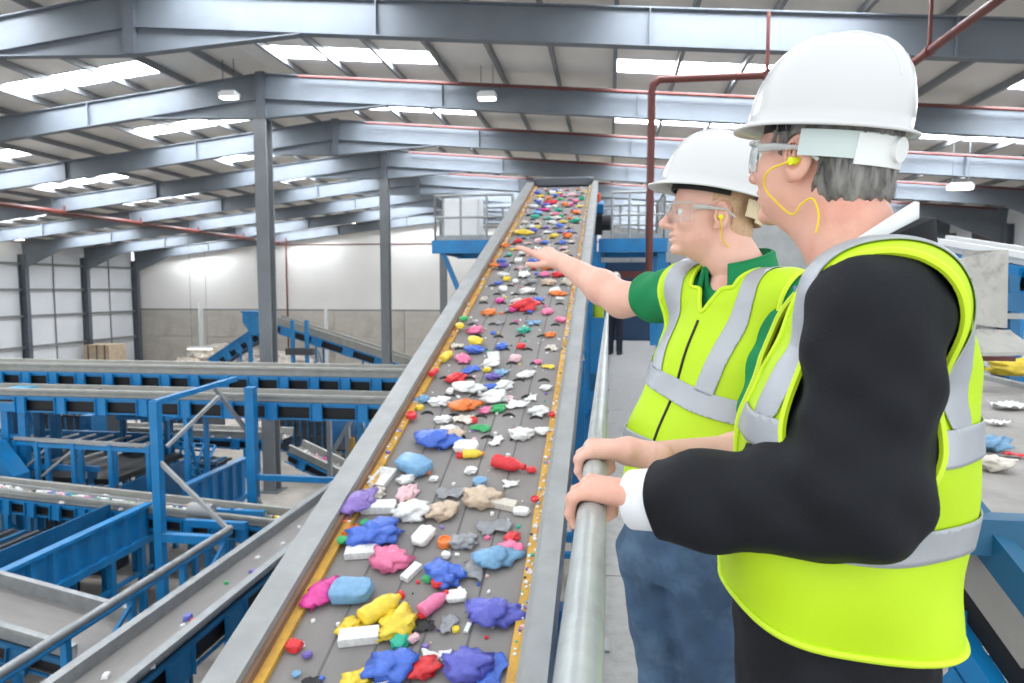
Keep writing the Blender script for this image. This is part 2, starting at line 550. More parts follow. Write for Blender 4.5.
# ================================================================== CONVEYORS
def conveyor(name, label, p0, p1, width, cat='conveyor', guard=0.16, bracket=0.9, bside=(-1, 1), body=0.30, side_mat=None, guard_mat=None, belt_mat=None, legs=(), leg_z=0.0, flange=0.10, group=None, brk_w=0.34, skirt=True, rollers=True, under=True):
    """level or inclined belt conveyor; local x runs from p0 to p1, z is normal to the belt"""
    side_mat = side_mat or BLUE; guard_mat = guard_mat or GALVL; belt_mat = belt_mat or BELT
    p0 = np.array(p0, float); p1 = np.array(p1, float)
    d = p1 - p0; L = np.linalg.norm(d); ax = d / L
    ay = np.cross((0, 0, 1.0), ax); ay /= np.linalg.norm(ay); az = np.cross(ax, ay)
    t = thing(name, label, cat, group=group, mw=axes_matrix(p0, ax, ay, az))
    hw = width / 2
    MB().box(0, L, -hw, hw, -0.02, 0).build('belt', belt_mat, t)
    if under:
        MB().box(0.1, L - 0.1, -hw, hw, -body + 0.02, -body + 0.04).build('return_belt', BELTD, t)
        MB().box(0.05, L - 0.05, -hw + 0.02, hw - 0.02, -body + 0.05, -0.11).build('dark_gap_fill', BLACK, t)  # black box added to stand in for the shaded gap between brackets
    for s in (-1, 1):
        m = MB()
        y = s * hw
        # folded sheet guard: upright plus outward flange
        m.box(0, L, min(y, y + s * 0.012), max(y, y + s * 0.012), -0.03, guard)
        m.box(0, L, min(y + s * 0.012, y + s * flange), max(y + s * 0.012, y + s * flange), guard - 0.014, guard)
        m.box(0, L, min(y + s * (flange - 0.012), y + s * flange), max(y + s * (flange - 0.012), y + s * flange), guard - 0.06, guard - 0.014)
        m.build('side_guard', guard_mat, t)
        c = MB()
        yo = y + s * 0.03
        c.box(0, L, min(yo, yo + s * 0.05), max(yo, yo + s * 0.05), -body, -body + 0.03)
        c.box(0, L, min(yo, yo + s * 0.05), max(yo, yo + s * 0.05), -0.09, -0.035)
        c.box(0, L, min(yo, yo + s * 0.012), max(yo, yo + s * 0.012), -0.14, -0.09)
        c.build('side_channel', side_mat, t)
        if s in bside:
            n = max(1, int(L / bracket)); proto = None
            for i in range(n):
                xx = (i + 0.5) * L / n
                if proto is None:
                    b = MB(); ya, yb = sorted((yo + s * 0.051, yo + s * 0.075))
                    b.box(-brk_w / 2, brk_w / 2, ya, yb, -body - 0.02, -0.05)
                    ya, yb = sorted((yo + s * 0.075, yo + s * 0.12))
                    b.box(-brk_w / 2, -brk_w / 2 + 0.02, ya, yb, -body - 0.02, -0.05)
                    b.box(brk_w / 2 - 0.02, brk_w / 2, ya, yb, -body - 0.02, -0.05)
                    proto = b.build('bracket', side_mat, t); o = proto
                else:
                    o = copy_part(proto, t)
                o.location = (xx, 0, 0)
    if rollers:
        n = max(2, int(L / 1.2)); proto = None
        for i in range(n):
            if proto is None:
                proto = MB().tube((0, -hw - 0.02, -0.06), (0, hw + 0.02, -0.06), 0.038, 8).build('roller', DGREY, t, True); o = proto
            else:
                o = copy_part(proto, t)
            o.location = ((i + 0.5) * L / n, 0, 0)
    inv = Matrix(axes_matrix(p0, ax, ay, az)).inverted()
    for u in legs:
        for s in (-1, 1):
            top = p0 + ax * L * u + ay * s * (hw + 0.06) - az * (body - 0.02)
            a = inv @ Vector(top); b = inv @ Vector((top[0], top[1], leg_z))
            m = MB(); m.bar(a, b, 0.1, 0.1, (1, 0, 0)); m.build('leg', side_mat, t)
        a0 = p0 + ax * L * u + ay * (hw + 0.06); b0 = p0 + ax * L * u - ay * (hw + 0.06)
        h = a0[2] - body
        zc = leg_z + 0.35 * (h - leg_z); zd = leg_z + 0.9 * (h - leg_z)
        m = MB(); m.bar(inv @ Vector((a0[0], a0[1], zc)), inv @ Vector((b0[0], b0[1], zd)), 0.05, 0.05); m.build('leg_brace', side_mat, t)
    return t, (p0, ax, ay, az, L)


# ---- main inclined conveyor -------------------------------------------------
TH = math.tan(math.radians(18.4)); Z0 = 3.8
BX0, BX1 = -1.68, -0.48
def onbelt(px, py):
    d = ray(px, py)
    return CAM + d * ((Z0 - 6.8) / (d[2] - TH * d[1]))


bc = (BX0 + BX1) / 2
P0 = np.array([bc, 1.2, Z0 + TH * 1.2]); P1 = np.array([bc, 16.15, Z0 + TH * 16.15])
ax = (P1 - P0) / np.linalg.norm(P1 - P0); ay = np.array([-1.0, 0, 0]); az = np.cross(ax, ay)
MAINM = axes_matrix(P0, ax, ay, az); MINV = MAINM.inverted()
LM = float(np.linalg.norm(P1 - P0))
main = thing('inclined_conveyor', 'large grey inclined belt conveyor loaded with plastic rubbish beside the handrail', 'conveyor', mw=MAINM)
hw = 0.60
belt = MB().box(0, LM, -hw - 0.05, hw + 0.05, -0.02, 0).build('belt', BELT, main)
# long seams on the belt
for yy in (-0.36, -0.12, 0.12, 0.36):
    MB().box(0, LM, yy - 0.006, yy + 0.006, 0, 0.003).build('belt_seam', mat('belt_seam', (106, 104, 104), 0.8, 0, 0.1, 4), belt)
# crescent cleats
prof = []
cm = MB()
N = 8
pts_o = []
for i in range(N + 1):
    u = -1 + 2 * i / N
    pts_o.append((0.028 * (1 - u * u), 0.055 * u))
vs = []; fs = []
for (px_, py_) in pts_o:
    tt = 0.012
    hh = 0.022 * (1 - 0.55 * (py_ / 0.055) ** 2)
    vs += [(px_ - tt, py_, 0), (px_ - tt * 0.5, py_, hh), (px_ + tt * 0.5, py_, hh), (px_ + tt, py_, 0)]
for i in range(N):
    for k in range(3):
        fs.append((i * 4 + k, i * 4 + k + 1, i * 4 + 5 + k, i * 4 + 4 + k))
fs += [(0, 1, 2, 3), tuple(N * 4 + k for k in (3, 2, 1, 0))]
cm.add(vs, fs)
CLM = cm.mesh('cleat')
CLM.materials.append(BELTD)
CLEATS = []
for r in range(34):
    xx = 4.4 + r * 0.36
    if xx > LM - 0.3: break
    for c in range(5):
        yy = -0.48 + 0.24 * c + (0.0 if r % 2 else 0.12)
        if yy > 0.56: continue
        o = link('cleat', CLM, None, belt); o.location = (xx + rng.uniform(-.02, .02), yy, 0)
        CLEATS.append((xx, yy))
# skirts, frames
for s, (wide, top) in ((1, (0.17, 0.12)), (-1, (0.125, 0.12))):
    y = s * hw
    ya, yb = sorted((y, y + s * 0.055))
    MB().box(0, LM, ya, yb, 0.004, 0.034).build('yellow_skirt', YELLOW, main)
    ya, yb = sorted((y + s * 0.056, y + s * 0.085))
    MB().box(0, LM, ya, yb, -0.02, 0.075).build('wear_strip', RUST if s > 0 else GALVL, main)
    m = MB()
    a0 = y + s * 0.086
    ya, yb = sorted((a0, a0 + s * wide)); m.box(0, LM, ya, yb, top - 0.015, top)
    ya, yb = sorted((a0, a0 + s * 0.012)); m.box(0, LM, ya, yb, -0.05, top - 0.015)
    m.build('side_guard', GALVL, main)
    # plate segments outside, with joints
    n = 10
    for i in range(n):
        u0, u1 = LM * i / n + 0.006, LM * (i + 1) / n - 0.006
        ya, yb = sorted((a0 + s * (wide - 0.012), a0 + s * wide))
        MB().box(u0, u1, ya, yb, -0.17, top - 0.017).build('side_plate', GALV, main)
    c = MB()
    ya, yb = sorted((a0 + s * 0.03, a0 + s * 0.09))
    c.box(0.2, LM - 0.2, ya, yb, -0.55, -0.44); c.box(0.2, LM - 0.2, ya, yb, -0.2, -0.09)
    c.build('truss_chord', BLUE, main)
    n = 13; pr = None
    for i in range(n):
        xx = 0.5 + i * (LM - 1) / (n - 1)
        m = MB().box(-0.05, 0.05, ya + 0.005, yb - 0.005, -0.45, -0.19)
        if pr is None:
            pr = m.build('truss_post', BLUE, main); o = pr
        else:
            o = copy_part(pr, main)
        o.location = (xx, 0, 0)
        if i < n - 1:
            st = (LM - 1) / (n - 1)
            MB().bar((xx, (ya + yb) / 2, -0.46), (xx + st, (ya + yb) / 2, -0.18), 0.04, 0.04, (0, 1, 0)).build('truss_diagonal', BLUE, main)
pr = None
for i in range(22):
    xx = 0.3 + i * (LM - 0.6) / 21
    if pr is None:
        pr = MB().tube((0, -hw - 0.07, -0.07), (0, hw + 0.07, -0.07), 0.045, 10).build('carrying_roller', DGREY, main, True); o = pr
    else:
        o = copy_part(pr, main)
    o.location = (xx, 0, 0)
MB().box(0.3, LM - 0.3, -hw, hw, -0.5, -0.48).build('return_belt', BELTD, main)
MB().tube((LM, -hw - 0.08, -0.2), (LM, hw + 0.08, -0.2), 0.19, 20).build('head_drum', DGREY, main, True)
m = MB(); m.box(LM - 0.02, LM + 0.3, -hw - 0.1, hw + 0.1, 0.14, 0.18); m.box(LM + 0.26, LM + 0.3, -hw - 0.1, hw + 0.1, -0.5, 0.14)
m.box(LM - 0.03, LM - 0.01, -hw - 0.02, hw + 0.02, 0.05, 0.2)
m.build('head_hood', DARKSTEEL, main)
# drive motor on the right of the head
inv = MINV
mc = atY(597, 222, 15.4)
q = inv @ Vector(mc)
m = MB(); m.tube((q.x - 0.1, q.y + 0.12, q.z), (q.x - 0.1, q.y - 0.3, q.z), 0.17, 16); m.box(q.x - 0.3, q.x + 0.1, q.y - 0.12, q.y + 0.1, q.z - 0.22, q.z + 0.2)
m.build('drive_motor', BLACK, main)
MB().box(q.x - 0.15, q.x + 0.3, q.y - 0.14, q.y + 0.1, q.z + 0.22, q.z + 0.42).build('gearbox', BLUE, main)
MB().tube((q.x + 0.05, q.y - 0.02, q.z + 0.44), (q.x + 0.05, q.y - 0.02, q.z + 0.62), 0.06, 10).build('beacon', mat('beacon_orange', (226, 104, 50), 0.4, 0, 0), main)
# legs down to the floor
for u in (0.2, 0.45, 0.7, 0.93):
    for s in (-1, 1):
        tp = P0 + ax * LM * u + ay * s * (hw + 0.14) - az * 0.5
        a = inv @ Vector(tp); b = inv @ Vector((tp[0], tp[1], 0.0))
        MB().bar(a, b, 0.14, 0.14, (1, 0, 0)).build('leg', BLUE, main)
    for zf in (0.3, 0.65):
        a0 = P0 + ax * LM * u + ay * (hw + 0.14); b0 = P0 + ax * LM * u - ay * (hw + 0.14); zc = (a0[2] - 0.5) * zf
        MB().bar(inv @ Vector((a0[0], a0[1], zc)), inv @ Vector((b0[0], b0[1], zc)), 0.08, 0.1).build('cross_beam', BLUE, main)

# ---- left plant --------------------------------------------------------------
WGUARD = mat('belt_guard_grey', (158, 158, 152), 0.55, 0.1, 0.10, 4, stain=(140, 136, 128), stain_amt=0.5, stain_scale=3)
# long conveyor across the hall
cB, _ = conveyor('transfer_conveyor', 'long level conveyor crossing the hall in front of the columns, topmost of two', (-27.0, 17.0, 4.58), (-2.9, 17.0, 4.58), 0.8, bracket=0.82, guard=0.21, body=0.46, guard_mat=WGUARD, legs=(0.08, 0.3, 0.46, 0.86), brk_w=0.3)
cB2, _ = conveyor('transfer_conveyor', 'level conveyor with pale guard, hung just below the long crossing one', (-17.6, 15.7, 4.12), (-2.9, 15.7, 4.12), 0.7, bracket=1.1, guard=0.16, body=0.44, guard_mat=WGUARD, legs=(0.1, 0.5, 0.9), brk_w=0.3)
cB3, _ = conveyor('transfer_conveyor', 'short level conveyor at the left, behind the blue table frame', (-22.5, 18.6, 3.85), (-16.6, 18.6, 3.85), 0.7, bracket=1.2, guard=0.2, body=0.36, guard_mat=WGUARD, legs=(0.1, 0.9))
# collecting conveyor that runs along the hall under the big belt
XA = -5.62
cA, fA = conveyor('collecting_conveyor', 'long grey belt conveyor on the hall level parallel to the big belt', (XA, 3.0, 2.36), (XA, 19.5, 2.36), 0.66, bracket=1.25, guard=0.17, body=0.42, legs=(0.12, 0.35, 0.6, 0.85), side_mat=DBLUE, brk_w=0.5, bside=(-1,), guard_mat=GALV, flange=0.13)
for i in range(4):
    yy = 5.0 + i * 1.6
    o = MB(); o.path([(XA + 0.42, yy, 1.75), (XA + 0.9, yy + 0.05, 1.55), (XA + 1.3, yy + 0.25, 2.0)], 0.035, 8)
    for vv in range(len(o.v)):
        q = cA.matrix_world.inverted() @ Vector(o.v[vv]); o.v[vv] = tuple(q)
    o.build('outrigger_pipe', WHITEP, cA, True)
# feeder with colourful debris
pC0, pC1 = atY(-60, 483, 13.6), atY(296, 523, 13.2)
cC, fC = conveyor('feeder_conveyor', 'sloping feeder conveyor with a colourful trickle of scraps, left of the collecting belt', pC0, pC1, 0.62, bracket=0.62, guard=0.17, body=0.36, legs=(0.25, 0.8), guard_mat=WGUARD, brk_w=0.26)
# conveyor with a bend behind the nearest column
pD0, pD1, pD2 = atY(112, 431, 23.2), atY(288, 437, 23.0), atY(395, 497, 22.4)
cD, fD = conveyor('bend_conveyor', 'level conveyor passing behind the nearest column, pale guard, feeding a falling one', pD0, pD1, 0.75, bracket=1.1, guard=0.26, body=0.4, legs=(0.2, 0.8), guard_mat=WGUARD)
pD1b = pD1 + np.array([0.25, 0, -0.42])
cD2, fD2 = conveyor('falling_conveyor', 'falling conveyor right of the nearest column, sloping toward the big belt', pD1b, pD2, 0.75, bracket=1.3, guard=0.26, body=0.4, guard_mat=WGUARD, legs=(0.5,))
# wide conveyor bottom left
pF0, pF1 = atY(-170, 562, 8.9), atY(105, 640, 8.6)
cF, fF = conveyor('wide_conveyor', 'wide dark conveyor falling in from the bottom left corner', pF0, pF1, 1.0, bracket=1.6, guard=0.22, body=0.35, guard_mat=GALV, legs=(0.5,), side_mat=DBLUE)
# far inclined conveyors
cE, _ = conveyor('far_incline_conveyor', 'far inclined conveyor falling from the blue hopper to the right', atY(276, 322, 40.5), atY(432, 372, 40.5), 1.0, bracket=1.9, guard=0.45, body=0.55, legs=(0.3, 0.6), guard_mat=WGUARD, brk_w=0.7)
cE2, _ = conveyor('far_incline_conveyor', 'far blue truss conveyor rising from the left to the hopper', atY(214, 362, 41.5), atY(268, 326, 41.5), 0.9, bracket=0.9, guard=0.3, body=0.55, legs=(0.5, 0.95), guard_mat=BLUE, brk_w=0.5)
t = thing('feed_hopper', 'small blue hopper at the top of the far incline', 'hopper', tuple(atY(258, 322, 40.2)))
MB().prism([(-0.7, 0.6), (0.7, 0.6), (0.7, 0), (0.25, -0.8), (-0.1, -0.8), (-0.7, 0)], (0, -0.6, 0), (1, 0, 0), (0, 0, 1), (0, 1, 0), 1.2).build('hopper_shell', BLUE, t)
MB().box(-0.78, 0.78, -0.68, 0.68, 0.6, 0.7).build('rim', BLUE, t)
z = atY(258, 322, 40.2)[2]
MB().bar((0.45, 0, -0.2), (0.45, 0, -z), 0.2, 0.2, (1, 0, 0)).build('leg', BLUE, t)
MB().bar((-0.55, 0, -0.2), (-0.55, 0, -z), 0.2, 0.2, (1, 0, 0)).build('leg', BLUE, t)
# ================================================================== LEFT PLANT STRUCTURES
# ---- steel support frame with the tall blue post
def frame_thing(name, label, cat, base, bars, m=None, part='beam', group=None):
    """bars: list of (p, q, w, h, part name, material or None) in world space; each bar one part"""
    base = np.array(base, float)
    t = thing(name, label, cat, tuple(base), group)
    for b in bars:
        p, q, wd, h = b[:4]
        nm = b[4] if len(b) > 4 else part
        mm = b[5] if len(b) > 5 else (m or BLUE)
        MB().bar(np.array(p, float) - base, np.array(q, float) - base, wd, h, (0, 0, 1) if abs(q[2] - p[2]) < 0.9 * np.linalg.norm(np.array(q) - np.array(p)) else (0, 1, 0)).build(nm, mm, t)
    return t


pt = atY(155, 401, 11.6); pb = atY(163, 562, 11.6)
frame_thing('support_frame', 'blue steel support frame with the tallest post, beside the feeder conveyor', 'frame', (pt[0], 11.6, 0), [
    ((pt[0], 11.6, 0), (pt[0], 11.6, pt[2]), 0.16, 0.16, 'post'),
    ((pt[0], 11.6, pt[2] - 0.03), (pt[0], 14.4, pt[2] + 0.05), 0.1, 0.1, 'beam'),
    ((pt[0] + 0.05, 11.6, 3.55), (pt[0] + 1.35, 11.6, 2.35), 0.07, 0.07, 'brace', GALVL),
    ((pt[0] + 0.1, 11.75, pt[2] - 0.9), (pt[0] + 0.5, 12.9, pt[2] - 0.1), 0.06, 0.06, 'brace', GALVL),
    ((pt[0], 11.6, 2.1), (pt[0] + 1.35, 11.6, 2.1), 0.14, 0.16, 'beam'),
    ((pt[0], 12.4, 2.1), (pt[0] + 1.3, 12.4, 2.1), 0.12, 0.14, 'beam'),
    ((pt[0], 13.1, 2.1), (pt[0] + 1.3, 13.1, 2.1), 0.12, 0.14, 'beam'),
])
p2 = atY(250, 372, 14.9)
frame_thing('support_frame', 'slim blue post carrying the crossing conveyors beside the nearest column', 'frame', (p2[0], 14.9, 0), [
    ((p2[0], 14.9, 0), (p2[0], 14.9, 4.5), 0.22, 0.2, 'post'),
    ((p2[0], 14.9, 2.35), (p2[0] + 3.1, 14.9, 2.35), 0.12, 0.13, 'beam'),
    ((p2[0] + 0.05, 14.9, 1.9), (p2[0] + 0.9, 14.9, 0.6), 0.07, 0.07, 'brace', GALVL),
    ((p2[0], 14.9, 3.3), (p2[0] - 0.9, 14.9, 4.45), 0.08, 0.08, 'brace', DARKSTEEL),
])
# light braces standing under the crossing conveyors, right of the column
q0 = atY(306, 395, 17.0); q1 = atY(311, 440, 17.0); q2 = atY(352, 396, 17.0)
frame_thing('brace_frame', 'pale steel V-brace standing under the crossing conveyors right of the column', 'frame', (q1[0], 18.2, 0), [
    ((q1[0], 18.2, 0), (q1[0], 18.2, 4.1), 0.12, 0.12, 'post', GALVL),
    ((q1[0] + 0.1, 18.2, 2.2), (q1[0] + 1.25, 18.2, 4.1), 0.1, 0.1, 'brace', GALVL),
    ((q1[0] + 0.55, 18.2, 0), (q1[0] + 0.55, 18.2, 2.9), 0.12, 0.12, 'post', GALVL),
    ((q1[0] + 0.85, 18.2, 0), (q1[0] + 0.65, 18.2, 2.6), 0.16, 0.1, 'post', YELLOW),
])

# ---- handrail along the collecting conveyor
XH = -6.72
t = thing('guard_rail', 'blue and grey guard rail of the low walkway beside the collecting belt', 'railing', (XH, 6.0, 0))
ya, yb = 4.2, 11.2
MB().tube((0, ya - 6, 2.5), (0, yb - 6, 2.5), 0.06, 10).build('top_rail', GALV, t, True)
MB().tube((0, ya - 6, 2.42), (0, yb - 6, 2.42), 0.05, 8).build('rail_channel', BLUE, t, True)
for yy in (5.0, 6.2, 7.4, 8.6, 9.8, 11.0):
    MB().bar((0, yy - 6, 0.0), (0, yy - 6, 2.4), 0.09, 0.09, (0, 1, 0)).build('rail_post', BLUE, t)
for yy in (5.0, 7.4, 9.8):
    MB().bar((0, yy - 6, 1.5), (0, yy - 6 + 1.2, 2.3), 0.05, 0.05).build('brace', BLUE, t)
MB().bar((0, ya - 6, 1.5), (0, yb - 6, 1.5), 0.06, 0.1).build('mid_rail', BLUE, t)

# ---- corrugated blue bunker walls
def bunker(label, x, y0, y1, ztop, zbot, depth=2.0, n=None):
    t = thing('bunker', label, 'bunker', (x, y0, zbot))
    L = y1 - y0; H = ztop - zbot
    MB().box(-0.05, -0.02, 0, L, 0, H).build('side_sheet', BLUE, t)
    MB().box(-0.1, 0.08, 0, L, H, H + 0.07).build('top_rim', BLUE, t)
    MB().box(-0.06, 0.1, 0, L, -0.14, 0).build('bottom_rail', BLUE, t)
    n = n or int(L / 0.42); pr = None
    for i in range(n):
        if pr is None:
            pr = MB().prism([(-0.11, 0), (-0.06, 0.07), (0.06, 0.07), (0.11, 0)], (-0.02, 0, 0.0), (0, 1, 0), (1, 0, 0), (0, 0, 1), H).build('rib', BLUE, t); o = pr
        else:
            o = copy_part(pr, t)
        o.location = (0, (i + 0.5) * L / n, 0)
    MB().box(-depth - 0.03, -depth, 0, L, 0, H).build('back_sheet', DBLUE, t)
    MB().box(-depth, -0.05, 0, L, 0.0, 0.05).build('bottom', BLACK, t)
    for yy in (0.3, L * 0.35, L * 0.68, L - 0.3):
        MB().box(-0.05, 0.07, yy - 0.06, yy + 0.06, -zbot, -0.14).build('leg', BLUE, t)
        MB().box(-depth, -depth + 0.1, yy - 0.06, yy + 0.06, -zbot, 0).build('leg', BLUE, t)
    MB().box(-0.02, 0.06, 0, L, -0.75, -0.68).build('lower_rail', BLUE, t)
    return t


bunker('long blue corrugated bunker in front of the dark machines, lower left', -9.65, 9.3, 13.0, 2.2, 1.6, 0.9)
bunker('blue corrugated bunker beyond the feeder, beside the nearest column', -9.7, 14.3, 17.0, 2.2, 1.3, 1.6)
pq = atZ(345, 470, 1.2)
bunker('small blue corrugated bunker far behind the brace frame', -9.4, 25.4, 29.0, 2.1, 0.4, 1.5)

# ---- dark sieve deck with pale bars
t = thing('sieve_deck', 'black sieve deck crossed by pale bars, left behind the feeder', 'machine', (-16.5, 17.2, 2.3))
MB().box(-4.5, 4.0, -1.7, 1.2, -0.5, -0.35).build('deck', BLACK, t)
for r_, (yA, yB, zz) in enumerate(((-1.65, -0.35, 0.0), (-0.2, 1.15, 0.12))):
    for i in range(14):
        MB().bar((-4.3 + i * 0.58 + r_ * 0.3, yA, zz), (-4.3 + i * 0.58 + r_ * 0.3, yB, zz), 0.06, 0.06).build('sieve_bar', GALVL, t)
MB().box(-4.6, 3.7, -1.8, -1.72, -0.14, 0.0).build('front_beam', BLUE, t)
MB().box(-4.6, 3.7, 1.22, 1.3, -0.4, 0.2).build('rear_beam', DBLUE, t)
for xx in (-4.4, -1.8, 0.8, 3.4):
    MB().box(xx - 0.08, xx + 0.08, -1.72, -1.58, -2.3, -0.12).build('leg', DBLUE, t)
    MB().box(xx - 0.08, xx + 0.08, 1.0, 1.16, -2.3, -0.12).build('leg', DBLUE, t)

# ---- blue table frame with motor at the far left
c = atY(22, 398, 15.9)
t = thing('table_frame', 'blue table frame with a motor on top at the far left', 'frame', (c[0], 15.9, 0))
z = c[2]
MB().box(-1.3, 0.55, -0.6, 0.6, z - 0.1, z).build('table_top', GALVL, t)
MB().box(-1.35, 0.6, -0.65, -0.58, z - 0.24, z - 0.02).build('apron', BLUE, t)
for xx in (-0.65, 0.0, 0.5):
    MB().box(xx - 0.1, xx + 0.1, -0.58, -0.42, 0, z - 0.1).build('leg', BLUE, t)
    MB().box(xx - 0.1, xx + 0.1, 0.42, 0.58, 0, z - 0.1).build('leg', DBLUE, t)
MB().box(-0.75, 0.5, -0.55, -0.47, z - 0.95, z - 0.85).build('stretcher', BLUE, t)
MB().box(-0.25, 0.3, -0.3, 0.3, z, z + 0.3).build('motor_box', mat('pale_blue_cover', (70, 160, 205), 0.4, 0, 0.1, 3), t)
MB().tube((0.42, 0, z + 0.14), (0.75, 0, z + 0.14), 0.13, 12).build('motor', GALV, t)
e = atY(114, 387, 16.3)
MB().bar((0.55, -0.3, z + 0.02), (e[0] - c[0], e[1] - 15.9 - 0.5, e[2]), 0.22, 0.1).build('sloping_chute', GALV, t)

# ---- blue drive boxes under the crossing conveyors
for (px, py, wpx, hpx, Y, lab) in ((140, 405, 60, 34, 18.0, 'wide blue drive cabinet under the long crossing conveyor'), (176, 406, 26, 30, 19.4, 'blue drive box right of the wide blue cabinet'), (86, 435, 14, 44, 19.5, 'narrow dark blue cabinet behind the sieve deck')):
    c = atY(px, py, Y); s = Y / 683
    t = thing('drive_cabinet', lab, 'cabinet', (c[0], Y, 0))
    w2, h2 = wpx * s / 2, hpx * s / 2
    MB().box(-w2, w2, 0, 0.7, c[2] - h2, c[2] + h2).build('housing', BLUE if wpx > 20 else DBLUE, t)
    MB().box(-w2 * 0.8, w2 * 0.1, -0.03, 0, c[2] - h2 * 0.8, c[2] + h2 * 0.6).build('door', DBLUE, t)
    MB().tube((w2 * 0.5, 0, c[2] + h2 * 0.1), (w2 * 0.5, -0.25, c[2] + h2 * 0.1), 0.13, 12).build('motor', DGREY, t)
    for xx in (-w2 * 0.9, w2 * 0.9):
        MB().box(xx - 0.06, xx + 0.06, 0.1, 0.22, 0, c[2] - h2).build('leg', DBLUE, t)

# ---- blue tilted grid panel
c = atY(188, 459, 18.3)
t = thing('grid_panel', 'tilted blue grid panel leaning under the bend conveyor', 'grid', tuple(c))
u = np.array([0.93, 0.2, -0.12]); v = np.array([-0.35, 0.5, 0.55])
u /= np.linalg.norm(u); v -= u * (u @ v); v /= np.linalg.norm(v)
for i in range(5):
    s = -0.6 + 0.3 * i
    MB().bar(u * s - v * 0.55, u * s + v * 0.55, 0.06, 0.06).build('grid_bar', BLUE, t)
for i in range(6):
    s = -0.55 + 0.22 * i
    MB().bar(-u * 0.62 + v * s, u * 0.62 + v * s, 0.05, 0.05).build('grid_bar', DBLUE, t)
MB().bar((-0.3, 0.5, -c[2]), (-0.3, 0.45, 0.45), 0.1, 0.1, (1, 0, 0)).build('prop', DBLUE, t)
MB().bar((0.35, 0.4, -c[2]), (0.35, 0.35, 0.25), 0.1, 0.1, (1, 0, 0)).build('prop', DBLUE, t)

# ---- black caged machines, lower left, and one black block added for shade
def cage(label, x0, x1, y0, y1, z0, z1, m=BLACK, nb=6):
    t = thing('caged_block', label, 'machine', ((x0 + x1) / 2, (y0 + y1) / 2, 0))
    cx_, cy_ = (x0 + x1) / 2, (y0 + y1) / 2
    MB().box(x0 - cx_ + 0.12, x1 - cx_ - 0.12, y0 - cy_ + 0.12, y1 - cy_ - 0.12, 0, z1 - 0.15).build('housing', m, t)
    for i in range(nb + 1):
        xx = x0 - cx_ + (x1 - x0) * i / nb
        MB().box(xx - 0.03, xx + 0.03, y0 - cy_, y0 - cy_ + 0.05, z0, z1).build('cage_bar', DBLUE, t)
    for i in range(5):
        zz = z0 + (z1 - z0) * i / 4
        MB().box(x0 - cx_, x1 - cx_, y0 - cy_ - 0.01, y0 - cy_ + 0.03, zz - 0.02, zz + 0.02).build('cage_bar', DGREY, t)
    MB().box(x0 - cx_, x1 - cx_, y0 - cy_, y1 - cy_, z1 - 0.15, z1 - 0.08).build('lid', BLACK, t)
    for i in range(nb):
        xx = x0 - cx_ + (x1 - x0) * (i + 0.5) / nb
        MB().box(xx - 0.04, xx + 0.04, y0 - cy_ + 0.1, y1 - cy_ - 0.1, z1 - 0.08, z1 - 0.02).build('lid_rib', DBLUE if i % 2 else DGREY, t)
    return t


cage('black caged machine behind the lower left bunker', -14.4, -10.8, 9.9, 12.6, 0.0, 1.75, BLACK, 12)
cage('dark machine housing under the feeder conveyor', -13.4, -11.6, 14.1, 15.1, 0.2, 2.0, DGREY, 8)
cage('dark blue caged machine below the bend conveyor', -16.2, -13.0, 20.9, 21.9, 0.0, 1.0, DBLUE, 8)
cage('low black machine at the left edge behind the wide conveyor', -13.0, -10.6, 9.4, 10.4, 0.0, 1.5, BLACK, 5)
cage('long black block added for the shaded void below the collecting belt', -4.7, -2.5, 5.2, 11.0, 0.0, 1.2, BLACK, 4)  # no real machine: added black mass that darkens the void under the belt
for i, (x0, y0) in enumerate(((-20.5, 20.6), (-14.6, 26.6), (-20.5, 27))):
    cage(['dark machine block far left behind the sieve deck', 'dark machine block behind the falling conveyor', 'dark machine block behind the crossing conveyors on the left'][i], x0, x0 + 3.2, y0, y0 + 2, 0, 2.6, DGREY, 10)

# ---- low guard rails between feeder and sieve deck, and a blue side hopper at the edge
for (lab, x0, x1, y, zt_) in (('low blue and grey guard rail behind the feeder conveyor', -13.9, -10.9, 14.75, 3.1), ('second guard rail nearer the sieve deck, behind the feeder', -15.0, -12.2, 15.25, 3.0)):
    t = thing('guard_rail', lab, 'railing', (x0, y, 0))
    MB().bar((0, 0, zt_), (x1 - x0, 0, zt_ - 0.05), 0.07, 0.08).build('top_rail', GALVL, t)
    MB().bar((0, 0, zt_ - 0.12), (x1 - x0, 0, zt_ - 0.17), 0.06, 0.1).build('rail_channel', BLUE, t)
    for i in range(4):
        xx = (x1 - x0) * i / 3
        MB().bar((xx, 0, 0), (xx, 0, zt_ - 0.05), 0.1, 0.1, (0, 1, 0)).build('rail_post', BLUE, t)
    MB().bar((0.1, 0, zt_ - 0.9), ((x1 - x0) / 3, 0, zt_ - 0.2), 0.05, 0.05).build('brace', GALVL, t)
c = atY(-4, 462, 14.6)
t = thing('side_hopper', 'blue sloping hopper side at the left edge behind the feeder', 'hopper', (c[0], 14.6, 0))
MB().prism([(-1.6, c[2] + 0.5), (-0.2, c[2] + 0.45), (0.45, c[2] - 0.35), (0.45, c[2] - 0.6), (-1.6, c[2] - 0.6)], (0, 0, 0), (1, 0, 0), (0, 0, 1), (0, 1, 0), 0.5).build('hopper_side', BLUE, t)
for xx in (-1.4, 0.3):
    MB().box(xx - 0.06, xx + 0.06, 0.1, 0.25, 0, c[2] - 0.6).build('leg', DBLUE, t)

